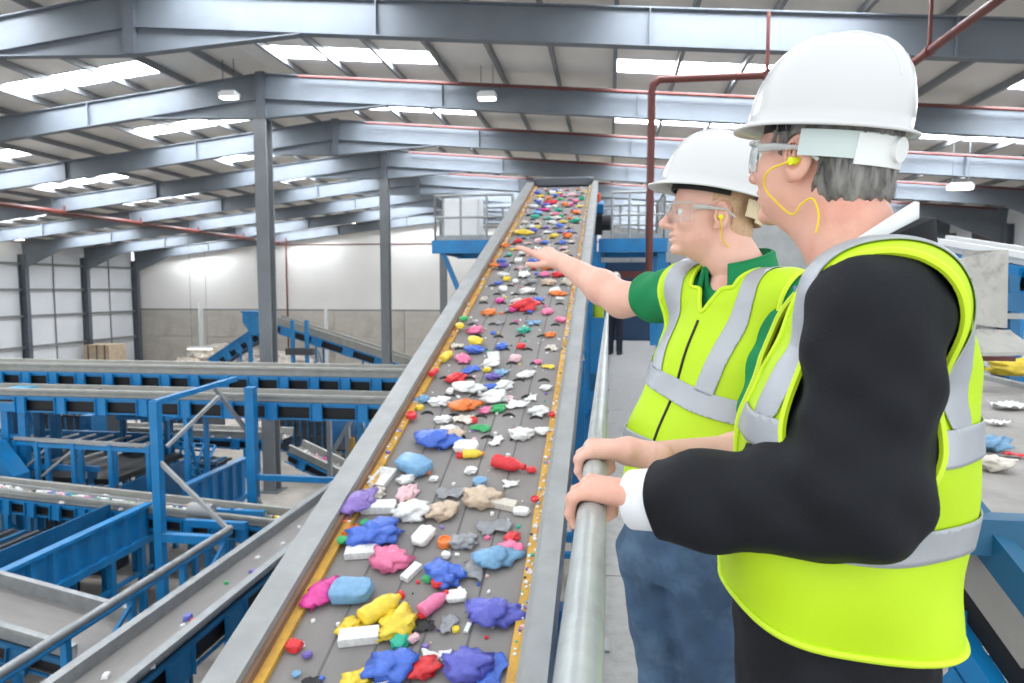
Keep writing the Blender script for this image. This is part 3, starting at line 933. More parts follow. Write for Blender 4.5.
# ---- grey cylinder motors and pipes below the feeder
t = thing('pipe_run', 'pair of thin grey pipes strung below the feeder conveyor', 'pipe', (-12, 13.2, 1.9))
for zz in (0.0, 0.22):
    MB().path([(-3.2, -0.1, 0.55 + zz), (0, -0.1, 0.3 + zz), (4.2, -0.1, 0.0 + zz)], 0.025, 6).build('pipe', GALV, t, True)
MB().tube((3.4, -0.35, 0.32), (3.9, -0.35, 0.30), 0.15, 14).build('motor', GALVL, t, True)
MB().bar((-3.2, -0.1, -1.9), (-3.2, -0.1, 0.8), 0.06, 0.06, (0, 1, 0)).build('stand', DBLUE, t)
MB().bar((4.2, -0.1, -1.9), (4.2, -0.1, 0.3), 0.06, 0.06, (0, 1, 0)).build('stand', DBLUE, t)

# ---- far bays: waste heaps and bales before the gable
def heap(label, c, rx, ry, h, m, seed):
    r = np.random.default_rng(seed)
    bm = bmesh.new(); bmesh.ops.create_icosphere(bm, subdivisions=4, radius=1)
    for v in bm.verts:
        p = np.array(v.co)
        n = 1 + 0.18 * math.sin(5 * p[0] + seed) * math.cos(4 * p[1] + 2 * seed) + r.normal(0, 0.06)
        v.co = (p[0] * rx * n, p[1] * ry * n, max(0, p[2]) * h * n)
    me = bpy.data.meshes.new('waste_heap'); bm.to_mesh(me); bm.free()
    o = link('waste_heap', me, m); o.location = c
    return tag(o, label, 'heap', None, 'stuff')


HEAPM = mat('mixed_waste', (150, 142, 132), 0.9, 0, 0.45, 3.5, 0.6, 9, stain=(205, 200, 194), stain_amt=0.8, stain_scale=5)
heap('low grey heap of loose waste before the gable wall', (-30, 52, 0), 6.0, 3.0, 2.0, HEAPM, 3)
heap('heap of shredded waste on the floor under the crossing conveyors', (-6.2, 26.5, 0), 2.4, 2.2, 0.7, HEAPM, 5)
heap('small pale waste heap under the tilted blue grid', (-12.6, 18.6, 0), 0.9, 0.7, 0.8, HEAPM, 8)
c = atY(95, 356, 50.5)
t = thing('bale', 'pale baled block standing left of the waste heap', 'bale', (c[0], 50.5, 0))
MB().box(-1.0, 1.3, 0, 2, 0, c[2] + 0.9).build('bale_body', mat('bale_cardboard', (196, 176, 150), 0.9, 0, 0.2, 2, 0.4, 8), t)
for xx in (-0.6, 0.2, 0.9):
    MB().box(xx - 0.05, xx + 0.05, -0.03, 0.0, 0, c[2] + 0.9).build('strap', DGREY, t)
# conveyor controls on the far floor
c = atY(299, 340, 39)
t = thing('control_stand', 'blue control stand below the far incline conveyor', 'stand', (c[0], 39, 0))
MB().box(-0.5, -0.3, -0.1, 0.1, 0, c[2] + 1.2).build('post', BLUE, t); MB().box(0.4, 0.6, -0.1, 0.1, 0, c[2] + 1.2).build('post', BLUE, t)
MB().box(-0.8, 0.9, -0.2, 0.2, c[2] - 0.9, c[2] - 0.5).build('panel', DGREY, t)

# ================================================================== WALKWAY AND HANDRAIL
ZW = 5.35
t = thing('walkway', 'pale grey plate walkway where the men stand', 'walkway', (0.6, 9, ZW))
for i in range(15):
    y0 = -3 + i * 1.6 - 9
    MB().box(-0.66, 0.62, y0 + 0.004, y0 + 1.596, -0.03, 0).build('deck_plate', GRATE, t)
MB().box(-0.66, 0.62, -12, 12, -0.06, -0.03).build('deck_backing', DGREY, t)
for xx in (-0.62, 0.56):
    MB().box(xx - 0.05, xx + 0.05, -12, 12, -0.28, -0.06).build('stringer', BLUE, t)
MB().box(-0.68, -0.66, -12, 12, -0.03, 0.1).build('toe_board', GALV, t)
for yy in (-10, -6, -2, 2, 6, 10):
    MB().box(-0.66, 0.62, yy - 0.05, yy + 0.05, -0.22, -0.06).build('cross_beam', DBLUE, t)
    for xx in (-0.55, 0.5):
        MB().box(xx - 0.06, xx + 0.06, yy - 0.06, yy + 0.06, -ZW, -0.2).build('leg', BLUE, t)
    MB().bar((-0.55, yy, -3.0), (0.5, yy, -1.2), 0.06, 0.06).build('leg_brace', BLUE, t)

ZR = 6.47
RAILX = -0.022
t = thing('handrail', 'round galvanised handrail that both men hold, beside the big belt', 'railing', (RAILX, 9, ZW))
RAILM = mat('handrail_galvanised', (176, 182, 180), 0.4, 0.35, 0.10, 12, 0.08, 50, stain=(150, 154, 152), stain_amt=0.6, stain_scale=16)
MB().tube((0, -12, ZR - ZW), (0, 8.2, ZR - ZW), 0.0215, 24).build('top_rail', RAILM, t, True)
MB().tube((0, -12, 0.6), (0, 8.2, 0.6), 0.015, 10).build('mid_rail', RAILM, t, True)
for yy in (-11.4, -9.9, -6.3, -4.5, -2.7, -0.9, 0.9, 2.7, 4.5, 6.3, 8.15):
    MB().tube((0, yy, 0.0), (0, yy, ZR - ZW - 0.01), 0.0175, 10).build('rail_post', RAILM, t, True)
    MB().box(-0.04, 0.04, yy - 0.05, yy + 0.05, 0, 0.012).build('foot_plate', GALV, t)

# support steel between the big belt and the walkway
bars = []
for yy in (2.2, 3.6, 5.2, 7.0, 9.0, 11.2):
    bars.append(((-0.16, yy, 0), (-0.16, yy, 5.05), 0.1, 0.1, 'post'))
    bars.append(((-0.3, yy, 4.4), (-0.06, yy, 4.4), 0.08, 0.1, 'bracket_arm', GALVL))
for z in (4.55, 3.9, 2.8):
    bars.append(((-0.16, 1.0, z), (-0.16, 13.5, z), 0.06, 0.16, 'beam'))
for yy in (2.2, 5.2, 9.0):
    bars.append(((-0.16, yy, 2.9), (-0.16, yy + 1.4, 4.5), 0.05, 0.07, 'brace'))
frame_thing('walkway_support', 'blue steel support frame in the gap between big belt and walkway', 'frame', (-0.16, 7, 0), bars)
t = thing('switch_box', 'blue switch box on the walkway side, right of the belt', 'box', (-0.16, 12.0, ZW))
MB().box(-0.14, 0.12, -0.3, 0.3, 0.0, 0.95).build('housing', BLUE, t)
MB().box(0.12, 0.135, -0.25, 0.25, 0.05, 0.9).build('door', DBLUE, t)
MB().box(-0.15, 0.13, -0.32, 0.32, -0.3, 0.0).build('bracket', DBLUE, t)
MB().tube((-0.02, -0.1, 0.96), (-0.02, -0.1, 1.2), 0.1, 12).build('warning_lamp', mat('lime_plastic', (190, 214, 40), 0.5, 0, 0.1, 5), t, True)

# ================================================================== GANTRY AROUND THE HEAD
ZG = 7.9
GA = 15.6
def gantry(label, x0, x1, y0, y1, rails, legs, braces=()):
    t = thing('gantry_platform', label, 'platform', (x0, y0, ZG))
    MB().box(0, x1 - x0, 0, y1 - y0, -0.06, 0).build('deck', GALV, t)
    MB().box(-0.02, x1 - x0 + 0.02, -0.1, 0, -0.28, 0.02).build('front_beam', BLUE, t)
    MB().box(-0.02, x1 - x0 + 0.02, y1 - y0, y1 - y0 + 0.1, -0.28, 0.02).build('rear_beam', BLUE, t)
    for xx in (0.0, x1 - x0 - 0.1):
        MB().box(xx, xx + 0.1, 0, y1 - y0, -0.26, -0.06).build('side_beam', DBLUE, t)
    for (a, b, n) in rails:
        a = np.array(a, float); b = np.array(b, float)
        for zz in (0.55, 1.05):
            MB().tube((a[0] - x0, a[1] - y0, zz), (b[0] - x0, b[1] - y0, zz), 0.028, 8).build('guard_rail', GALVL, t, True)
        for i in range(n + 1):
            p = a + (b - a) * i / n
            MB().tube((p[0] - x0, p[1] - y0, 0), (p[0] - x0, p[1] - y0, 1.05), 0.028, 8).build('rail_post', GALVL, t, True)
        MB().bar((a[0] - x0, a[1] - y0, 0.07), (b[0] - x0, b[1] - y0, 0.07), 0.015, 0.14).build('toe_board', GALV, t)
    for (xx, yy, zf) in legs:
        MB().box(xx - x0 - 0.09, xx - x0 + 0.09, yy - y0 - 0.09, yy - y0 + 0.09, zf - ZG, -0.26).build('leg', BLUE, t)
    for (p, q) in braces:
        MB().bar(np.array(p, float) - (x0, y0, ZG), np.array(q, float) - (x0, y0, ZG), 0.1, 0.1).build('brace', BLUE, t)
    return t


gantry('blue service platform with grey railing left of the belt head', -4.05, -2.15, GA, 18.2,
       [((-4.02, GA + .03, 0), (-2.2, GA + .03, 0), 3), ((-4.02, GA + .03, 0), (-4.02, 18.1, 0), 3), ((-4.02, 18.1, 0), (-2.2, 18.1, 0), 3)],
       [(-2.75, GA + 0.15, 0), (-2.6, 18.0, 0)], [((-3.85, GA + 0.1, ZG - 0.25), (-3.4, GA + 0.1, ZG - 1.35)), ((-3.4, GA + 0.1, ZG - 1.35), (-2.8, GA + 0.1, ZG - 1.45))])
g = gantry('blue service platform with grey railing right of the belt head, over the walkway', -0.22, 1.25, GA, 18.2,
       [((0.05, GA + .03, 0), (1.2, GA + .03, 0), 3), ((1.2, GA + .03, 0), (1.2, 18.1, 0), 3), ((-0.2, 18.1, 0), (1.2, 18.1, 0), 3)],
       [(-0.3, GA + 0.1, 0), (1.16, GA + 0.1, ZW), (-0.3, 18.0, 0), (1.16, 18.0, 0)])
# white panel cabinet on the left platform
t = thing('panel_cabinet', 'white panel cabinet standing on the left service platform', 'cabinet', (-3.5, GA + 0.8, ZG))
MB().box(-0.42, 0.42, -0.3, 0.3, 0.02, 1.05).build('housing', WHITEP, t); MB().box(-0.38, -0.02, -0.33, -0.3, 0.08, 1.0).build('door', WHITEP, t); MB().box(0.02, 0.38, -0.33, -0.3, 0.08, 1.0).build('door', WHITEP, t)
# dark machine under the right platform
t = thing('sorting_cabin', 'dark blue sorting unit standing under the right service platform', 'machine', (0.5, 19.6, ZW))
MB().box(-0.9, 1.2, 0, 1.6, -ZW, 2.2).build('housing', mat('cabin_blue', (30, 62, 92), 0.5, 0, 0.15, 3), t)
MB().box(-0.5, 0.8, -0.08, 0.0, 1.75, 1.95).build('rust_beam', REDP, t)
MB().box(-0.15, 0.35, -0.06, 0, 1.4, 1.55).build('lamp_strip', LAMPM, t)
for xx in (-0.85, 0.9):
    MB().box(xx, xx + 0.24, -0.1, 0, -1, 2.2).build('side_post', BLUE, t)
# enclosure panels behind the railings
t = thing('mesh_enclosure', 'tall grey enclosure panels beyond the right service platform', 'panel', (1.2, 21.8, 0))
for i in range(4):
    MB().box(-1.4 + 0.9 * i, -0.55 + 0.9 * i, 0, 0.06, 5.4, 8.6).build('panel', GALVL, t)
    MB().box(-1.45 + 0.9 * i, -1.39 + 0.9 * i, -0.03, 0.09, 0, 8.7).build('post', GALV, t)
# ================================================================== PLASTIC PIECES ON THE BELTS
PCOL = {'white': (232, 232, 230), 'off-white': (216, 208, 196), 'grey': (150, 152, 156), 'light-blue': (118, 164, 200), 'blue': (72, 110, 204), 'indigo': (94, 98, 190), 'violet': (140, 116, 190), 'purple': (112, 92, 172),
        'magenta': (228, 74, 160), 'pink': (232, 120, 160), 'red': (220, 52, 58), 'orange': (236, 128, 58), 'yellow': (238, 208, 66), 'green': (58, 168, 100), 'teal': (40, 176, 146), 'beige': (206, 184, 160), 'black': (34, 34, 38), 'pale-pink': (232, 190, 196)}
PM = {k: mat('plastic_' + k.replace('-', '_'), v, 0.35, 0, 0.12, 9, 0.25, 30, coords='Object') for k, v in PCOL.items()}


def blob_mesh(name, seed, sx, sy, sz, rough, sub=2, box=1.0):
    r = np.random.default_rng(seed)
    ph = r.uniform(0, 6.28, (6, 3)); fr = r.uniform(-5.5, 5.5, (6, 3)); am = r.uniform(0.4, 1, 6)
    bm = bmesh.new(); bmesh.ops.create_icosphere(bm, subdivisions=sub, radius=0.5)
    for v in bm.verts:
        p = np.array(v.co) * 2
        p0b = p
        if box != 1: p = np.sign(p) * np.abs(p) ** box * 0.86
        n = sum(am[i] * math.sin(fr[i] @ p + ph[i, 0]) * math.cos(fr[i][::-1] @ p + ph[i, 1]) for i in range(6)) / 3
        n2 = sum(am[i] * math.sin(2.3 * fr[i] @ p + ph[i, 2]) for i in range(6)) / 4
        k = 1 + rough * n + rough * 0.5 * n2
        q = p * 0.5 * k
        v.co = (q[0] * sx, q[1] * sy, (q[2] + 0.5 * (1 if rough > 0.3 else 1)) * sz if q[2] > -0.45 else 0)
    for v in bm.verts:
        v.co.z = max(0.0, v.co.z)
    me = bpy.data.meshes.new(name); bm.to_mesh(me); bm.free()
    return me


def grid_mesh(name, seed, sx, sy, amp):
    r = np.random.default_rng(seed); n = 9
    ph = r.uniform(0, 6.28, 4)
    vs = []; fs = []
    for lay in (0, 1):
        for i in range(n):
            for j in range(n):
                u, v = i / (n - 1) - 0.5, j / (n - 1) - 0.5
                w_ = 1 - 0.35 * math.sin(3 * v + ph[0]) ** 2
                z = amp * (0.5 + 0.5 * math.sin(7 * u + ph[1]) * math.cos(6 * v + ph[2])) + amp * 0.4 * math.sin(15 * u + 11 * v + ph[3]) + 0.4 * amp
                vs.append((u * sx * w_, v * sy * (1 - 0.3 * math.cos(4 * u + ph[2])), max(z, 0) + 0.008 * lay))
    for i in range(n - 1):
        for j in range(n - 1):
            a = i * n + j
            fs.append((a, a + 1, a + n + 1, a + n)); b = n * n + a
            fs.append((b, b + n, b + n + 1, b + 1))
    m = MB().add(vs, fs)
    rim = [i * n for i in range(n)] + [(n - 1) * n + j for j in range(1, n)] + [i * n + n - 1 for i in range(n - 2, -1, -1)] + [j for j in range(n - 2, 0, -1)]
    m.f += [(rim[k], rim[(k + 1) % len(rim)], n * n + rim[(k + 1) % len(rim)], n * n + rim[k]) for k in range(len(rim))]
    return m.mesh(name)


def bottle_mesh():
    m = MB()
    prof = [(0.16, 0), (0.22, 0.03), (0.23, 0.2), (0.205, 0.35), (0.23, 0.45), (0.22, 0.62), (0.16, 0.76), (0.08, 0.84), (0.075, 0.9)]
    m.lathe(prof, 12)
    m.v = [(v[2] - 0.45, v[0], max(v[1] * 0.8 + 0.18, 0)) for v in m.v]
    return m.mesh('bottle', True)


def cap_mesh():
    m = MB(); m.lathe([(0.5, 0), (0.5, 0.34), (0.44, 0.42), (0.36, 0.42), (0.34, 0.34)], 14)
    return m.mesh('bottle_cap', True)


def tray_mesh():
    m = MB()
    o = [(-0.5, -0.3), (0.5, -0.3), (0.5, 0.3), (-0.5, 0.3)]
    vs = []
    for (s, z) in ((0.86, 0), (1.0, 0.22), (0.94, 0.22), (0.8, 0.03)):
        vs += [(a * s, b * s, z) for a, b in o]
    fs = [(0, 1, 2, 3), (12, 13, 14, 15)]
    for L_ in range(3):
        for k in range(4):
            fs.append((L_ * 4 + k, L_ * 4 + (k + 1) % 4, L_ * 4 + 4 + (k + 1) % 4, L_ * 4 + 4 + k))
    m.add(vs, fs)
    return m.mesh('tray')


def carton_mesh():
    m = MB()
    vs = []
    for z, s in ((0, 0.96), (0.03, 1), (0.22, 1), (0.25, 0.96)):
        vs += [(a * s, b * s + (0.02 if a > 0 else 0), z) for a, b in ((-0.5, -0.2), (0.5, -0.2), (0.5, 0.2), (-0.5, 0.2))]
    fs = [(0, 1, 2, 3), (12, 13, 14, 15)]
    for L_ in range(3):
        for k in range(4):
            fs.append((L_ * 4 + k, L_ * 4 + (k + 1) % 4, L_ * 4 + 4 + (k + 1) % 4, L_ * 4 + 4 + k))
    m.add(vs, fs)
    return m.mesh('carton')


KM = {'bag': [blob_mesh('plastic_bag', s, 1.0, 0.72, 0.34, 0.75, 3) for s in (1, 2, 3, 4, 5, 6, 7)],
      'wrapper': [grid_mesh('plastic_wrapper', s, 1.0, 0.6, 0.10) for s in (1, 2, 3, 4)],
      'lump': [blob_mesh('plastic_lump', s, 1.0, 0.85, 0.5, 0.4, 2, 0.7) for s in (11, 12, 13, 14)],
      'bottle': [bottle_mesh()], 'cap': [cap_mesh()], 'tray': [tray_mesh()], 'carton': [carton_mesh()],
      'jug': [blob_mesh('plastic_jug', sd, 1.0, 0.66, 0.36, 0.22, 3, 0.5) for sd in (21, 22, 23)]}
KN = {'bag': 'plastic_bag', 'wrapper': 'plastic_wrapper', 'lump': 'plastic_lump', 'bottle': 'plastic_bottle', 'cap': 'bottle_cap', 'tray': 'plastic_tray', 'carton': 'drink_carton', 'jug': 'plastic_jug'}
KT = {'bag': 'crumpled plastic bag', 'wrapper': 'curled plastic wrapper', 'lump': 'plastic lump', 'bottle': 'squashed plastic bottle', 'cap': 'plastic cap', 'tray': 'plastic tray', 'carton': 'plastic carton', 'jug': 'plastic jug'}
for ml in KM.values():
    for me in ml:
        me.materials.append(PM['white'])
        if len(me.vertices) > 60 and not me.name.startswith('bottle'):
            me.shade_smooth()
PIECES = []


def piece(kind, col, p, size, ang, normal_frame, capcol=None):
    """p world point on the belt; ang rotation in the belt plane"""
    axx, ayy, azz = normal_frame
    c, s = math.cos(ang), math.sin(ang)
    ex = axx * c + ayy * s; ey = -axx * s + ayy * c
    me = KM[kind][len(PIECES) % len(KM[kind])]
    o = bpy.data.objects.new(KN[kind], me); COL.objects.link(o)
    o.matrix_world = axes_matrix(np.array(p) + azz * 0.004, ex * size, ey * size, azz * size)
    o.material_slots[0].link = 'OBJECT'; o.material_slots[0].material = PM[col]
    if kind == 'bottle' and capcol:
        q = bpy.data.objects.new('bottle_cap', KM['cap'][0]); COL.objects.link(q); q.parent = o
        q.matrix_local = Matrix.Translation((0.45, 0, 0.18)) @ Matrix.Rotation(math.pi / 2, 4, 'Y') @ Matrix.Scale(0.19, 4)
        q.material_slots[0].link = 'OBJECT'; q.material_slots[0].material = PM[capcol]
    PIECES.append([o, kind, col, np.array(p, float)])
    return o


FRAME = (ax, ay, az)
def fg(kind, col, px, py, lenpx, ang=0, capcol=None):
    p = onbelt(px, py + lenpx * 0.12)
    w_ = (p - CAM) @ FW
    q = MINV @ Vector(p)
    on_skirt = abs(q.y) > 0.58
    if on_skirt: p = p + az * 0.036
    q.y = max(-0.66, min(0.66, q.y))
    return piece(kind, col, p, lenpx * w_ / 683, math.radians(ang) - math.pi / 2, FRAME, capcol)


# angle 0 = across the belt, 90 = along it
FG = [('lump', 'red', 294.5, 647, 20, 0), ('lump', 'purple', 307.5, 656, 14, 20), ('bag', 'magenta', 321, 594, 34, 75), ('jug', 'light-blue', 353, 592, 50, 5),
      ('bottle', 'yellow', 382, 609, 50, 50, 'red'), ('bag', 'yellow', 351, 627, 26, 60), ('carton', 'white', 360, 636, 40, 12), ('bag', 'yellow', 396, 626, 44, 75), ('lump', 'teal', 400, 644, 24, 80),
      ('lump', 'pale-pink', 413, 640, 17, 40), ('bag', 'blue', 392, 666, 50, 10), ('tray', 'white', 380, 677, 32, 20), ('bag', 'yellow', 359, 680, 28, 10), ('bag', 'red', 423, 669, 34, 40),
      ('bag', 'indigo', 465, 664, 48, 0), ('wrapper', 'blue', 494, 668, 44, 70), ('bottle', 'pink', 434, 604, 36, 55, 'red'), ('lump', 'red', 422, 617, 12, 0), ('wrapper', 'black', 424, 624, 28, 0),
      ('jug', 'white', 457, 597, 24, 10), ('wrapper', 'grey', 448, 623, 26, 80), ('cap', 'yellow', 456, 630, 8, 0), ('carton', 'white', 468, 628, 12, 80), ('bag', 'indigo', 495, 613, 44, 0),
      ('lump', 'green', 427, 580, 12, 0), ('lump', 'red', 438, 585, 18, 0), ('bag', 'blue', 446, 575, 38, -35), ('carton', 'white', 412, 572, 24, 65), ('bag', 'pink', 389, 558, 40, -25),
      ('wrapper', 'grey', 474, 567, 36, 80), ('bag', 'light-blue', 497, 558, 36, 20), ('bag', 'pink', 512, 548, 24, -30), ('carton', 'white', 362, 552, 32, 10), ('bag', 'blue', 378, 534, 48, 25),
      ('bag', 'orange', 353, 534, 26, 75), ('lump', 'green', 344, 546, 13, 0), ('lump', 'green', 366, 525, 14, 0), ('bag', 'violet', 360, 507, 34, 70), ('carton', 'white', 379, 507, 34, 5),
      ('tray', 'white', 383, 478, 30, 80), ('bag', 'off-white', 375, 494, 22, 10), ('jug', 'light-blue', 414, 466, 42, -25), ('lump', 'orange', 427, 473, 11, 0), ('bag', 'pale-pink', 408, 494, 24, 75),
      ('bag', 'blue', 438, 440, 36, 0), ('bag', 'beige', 452, 436, 26, 0), ('jug', 'white', 467, 448, 28, 0), ('bottle', 'yellow', 473, 455, 22, 8, 'orange'), ('cap', 'red', 460, 456, 8, 0),
      ('jug', 'white', 424, 537, 30, 70), ('bag', 'white', 411, 512, 34, 0), ('lump', 'yellow', 412, 503, 10, 0), ('bag', 'beige', 443, 511, 32, 20), ('cap', 'orange', 445, 543, 15, 0),
      ('bag', 'grey', 465, 542, 26, 0), ('wrapper', 'grey', 450, 492, 30, 0), ('bag', 'beige', 480, 497, 38, -10), ('carton', 'off-white', 503, 504, 28, -15), ('lump', 'white', 471, 472, 15, 0), ('lump', 'light-blue', 480, 483, 16, 0),
      ('bottle', 'red', 508, 465, 36, -18, 'red'), ('lump', 'red', 531, 471, 14, 0), ('jug', 'white', 521, 512, 19, 0), ('wrapper', 'grey', 495, 525, 38, 10), ('bag', 'red', 512, 538, 16, 40), ('wrapper', 'white', 511, 483, 18, 10),
      ('cap', 'red', 535, 504, 8, 0), ('bottle', 'red', 435, 376, 16, 75, 'yellow'), ('bag', 'light-blue', 423, 400, 16, 30), ('cap', 'yellow', 420, 408, 8, 0), ('cap', 'red', 412, 420, 11, 0),
      ('lump', 'green', 464, 323, 10, 0), ('lump', 'yellow', 460, 330, 11, 0), ('bottle', 'yellow', 447, 357, 22, 75, 'orange'), ('bag', 'pink', 475, 331, 16, 0), ('bag', 'teal', 525, 330, 13, 30), ('bag', 'blue', 474, 350, 20, 0),
      ('bag', 'blue', 501, 347, 14, 60), ('bag', 'red', 456, 379, 20, 20), ('bag', 'white', 468, 388, 24, 0), ('wrapper', 'blue', 470, 369, 22, 60), ('bag', 'white', 491, 364, 18, 45), ('lump', 'yellow', 487, 371, 10, 0),
      ('bag', 'purple', 492, 377, 16, 15), ('bag', 'blue', 490, 387, 13, 0), ('bag', 'white', 504, 386, 18, 30), ('bag', 'orange', 465, 406, 24, 25), ('bag', 'green', 498, 409, 17, 30), ('bag', 'pink', 486, 411, 13, 0),
      ('bag', 'white', 441, 402, 20, 0), ('bag', 'white', 449, 430, 18, 0), ('cap', 'red', 473, 421, 9, 0), ('wrapper', 'green', 480, 427, 22, 0), ('wrapper', 'white', 532, 397, 16, 80), ('bag', 'white', 546, 388, 12, 0),
      ('lump', 'pink', 538, 363, 9, 0), ('wrapper', 'yellow', 548, 366, 14, 0), ('wrapper', 'white', 517, 403, 26, 0), ('bag', 'white', 520, 434, 24, 0), ('cap', 'red', 552, 419, 6, 0), ('bag', 'white', 545, 432, 16, 0),
      ('bag', 'pale-pink', 508, 399, 12, 0), ('bag', 'white', 494, 398, 26, 0), ('bag', 'white', 444, 420, 16, 0), ('wrapper', 'off-white', 464, 418, 26, 0), ('bag', 'white', 405, 480, 18, 30), ('lump', 'white', 434, 480, 11, 0),
      ('wrapper', 'white', 497, 440, 20, 70), ('lump', 'white', 446, 556, 12, 0), ('wrapper', 'white', 430, 655, 22, 0), ('bag', 'white', 448, 656, 16, 0), ('lump', 'light-blue', 297, 675, 10, 0), ('wrapper', 'black', 312, 681, 22, 0),
      ('bag', 'red', 525, 306, 26, 0), ('bag', 'orange', 558, 294, 13, 0), ('bag', 'blue', 538, 300, 11, 20), ('bag', 'orange', 489, 313, 14, 0), ('bag', 'blue', 502, 261, 9, 0), ('bag', 'orange', 494, 268, 10, 0), ('lump', 'yellow', 507, 280, 9, 0),
      ('bag', 'orange', 505, 248, 9, 0), ('bag', 'yellow', 523, 233, 14, 0), ('bag', 'yellow', 554, 236, 10, 0), ('cap', 'red', 566, 235, 6, 0), ('bag', 'teal', 536, 217, 9, 0), ('bag', 'yellow', 563, 222, 8, 0), ('bag', 'red', 550, 203, 12, 0)]
for f_ in FG:
    fg(*f_)
# the remaining pieces lie caught behind the cleats farther up
cols = ['white'] * 8 + ['off-white'] * 3 + ['grey'] * 3 + ['pale-pink'] * 2 + ['blue'] * 4 + ['indigo'] * 2 + ['yellow'] * 3 + ['red'] * 2 + ['orange'] * 2 + ['green'] + ['teal'] + ['pink'] * 2 + ['purple'] * 2 + ['light-blue'] * 2 + ['beige'] * 2 + ['magenta']
kinds = ['bag'] * 5 + ['wrapper'] * 4 + ['lump'] * 2 + ['bottle', 'tray', 'cap', 'jug']
taken = [MINV @ Vector(p[3]) for p in PIECES]
cand = list(CLEATS); random.shuffle(cand)
n = 0
for (xx, yy) in cand:
    if n > 150: break
    if xx < 4.6: continue
    for rep in range(2 if xx > 8.5 else 1):
        x2 = xx + random.uniform(0.03, 0.16); y2 = yy + random.uniform(-0.09, 0.09)
        if abs(y2) > 0.55 or x2 > LM - 0.1: continue
        if min((q.x - x2) ** 2 + (q.y - y2) ** 2 for q in taken) < 0.12 ** 2: continue
        p = P0 + ax * x2 + ay * y2
        taken.append(Vector((x2, y2, 0)))
        kd = random.choice(kinds)
        piece(kd, random.choice(cols), p, random.uniform(0.11, 0.2) * (0.4 if kd == 'cap' else 1), random.uniform(0, 6.28), FRAME, 'white')
        n += 1

def stretch_of(q):
    x_ = q.x / LM
    return ('at the near end of the big belt' if x_ < 0.2 else 'on the lower stretch of the big belt' if x_ < 0.3 else 'in the middle of the big belt' if x_ < 0.42 else 'just below the pointing hand' if x_ < 0.58 else 'behind the pointing hand' if x_ < 0.75 else 'near the head of the big belt')


def lane_of(q):
    return 'by the left skirt' if q.y > 0.42 else 'left of centre' if q.y > 0.14 else 'in mid-belt' if q.y > -0.14 else 'right of centre' if q.y > -0.42 else 'by the right skirt'


seen = {}
for i, (o, kd, cl_, p) in enumerate(PIECES):
    q = MINV @ Vector(p)
    lab = '%s %s %s %s' % (cl_, KT[kd], lane_of(q), stretch_of(q))
    if lab in seen:
        best = sorted(((np.linalg.norm(p - r[3]), r) for r in PIECES if r[0] is not o), key=lambda z_: z_[0])[0][1]
        lab = '%s %s beside the %s %s %s' % (cl_, KT[kd], best[2], KT[best[1]].split()[-1], lane_of(q) + ' ' + stretch_of(q).replace('on the big belt', 'of the big belt'))
        words = lab.split()
        if len(words) > 16: lab = '%s %s beside the %s %s %s' % (cl_, KT[kd].split()[-1], best[2], KT[best[1]].split()[-1], stretch_of(q))
    seen[lab] = 1
    tag(o, lab, 'plastic', 'plastic pieces on the inclined belt')

# crumbs lying on both yellow skirts: nobody could count them
def crumbs(name, label, frame, o0, spots, parent=None, seed=1):
    r = np.random.default_rng(seed)
    names = list(PCOL)
    axx, ayy, azz = frame
    groups = {}
    for (x_, y_, z_, s) in spots:
        groups.setdefault(names[int(r.integers(len(names)))] if r.random() < 0.45 else 'white', []).append((x_, y_, z_, s))
    m = MB(); mi = []
    order = list(groups)
    for gi, g in enumerate(order):
        for (x_, y_, z_, s) in groups[g]:
            c = o0 + axx * x_ + ayy * y_ + azz * z_
            dx, dy, dz = [r.uniform(0.5, 1.0) * s for _ in range(3)]
            a = r.uniform(0, 3.14); ex = axx * math.cos(a) + ayy * math.sin(a); ey = -axx * math.sin(a) + ayy * math.cos(a)
            vs = [c + ex * dx * u + ey * dy * v for u, v in ((-.5, -.4), (.5, -.5), (.4, .5), (-.5, .4))]
            vs2 = [c + ex * dx * u + ey * dy * v + azz * dz * 0.45 for u, v in ((-.4, -.3), (.3, -.4), (.35, .3), (-.3, .35))]
            m.add(vs + vs2, [(3, 2, 1, 0), (4, 5, 6, 7), (0, 1, 5, 4), (1, 2, 6, 5), (2, 3, 7, 6), (3, 0, 4, 7)])
            mi += [gi] * 6
    me = bpy.data.meshes.new(name); me.from_pydata(m.v, [], m.f)
    for g in order: me.materials.append(PM[g])
    me.polygons.foreach_set('material_index', mi); me.update()
    o = link(name, me, None)
    tag(o, label, 'scraps', None, 'stuff')
    return o


r = np.random.default_rng(4)
sp = [(r.uniform(1.2, LM), -hw - r.uniform(0.005, 0.055), 0.035, r.uniform(0.012, 0.032)) for _ in range(420)]
crumbs('plastic_crumbs', 'colourful crumbs strewn along the right yellow skirt', FRAME, P0, sp, seed=2)
sp = [(r.uniform(3.2, LM), hw + r.uniform(0.0, 0.05), 0.035, r.uniform(0.012, 0.04)) for _ in range(230)]
crumbs('plastic_crumbs', 'colourful crumbs strewn along the left yellow skirt', FRAME, P0, sp, seed=3)
sp = [(r.uniform(1.6, LM), r.uniform(-0.57, 0.57), 0.003, r.uniform(0.012, 0.05)) for _ in range(420)]
crumbs('plastic_crumbs', 'small pale flakes lying between the pieces on the big belt', FRAME, P0, sp, seed=5)

def scatter(fr, label, n, wid, seed, lo=0.02, hi=0.98, s0=0.05, s1=0.14):
    p0_, ax_, ay_, az_, L_ = fr
    r = np.random.default_rng(seed)
    sp = [(r.uniform(lo, hi) * L_, r.normal(0, wid), 0.003, r.uniform(s0, s1)) for _ in range(n)]
    crumbs('plastic_scraps', label, (ax_, ay_, az_), p0_, sp, seed=seed)


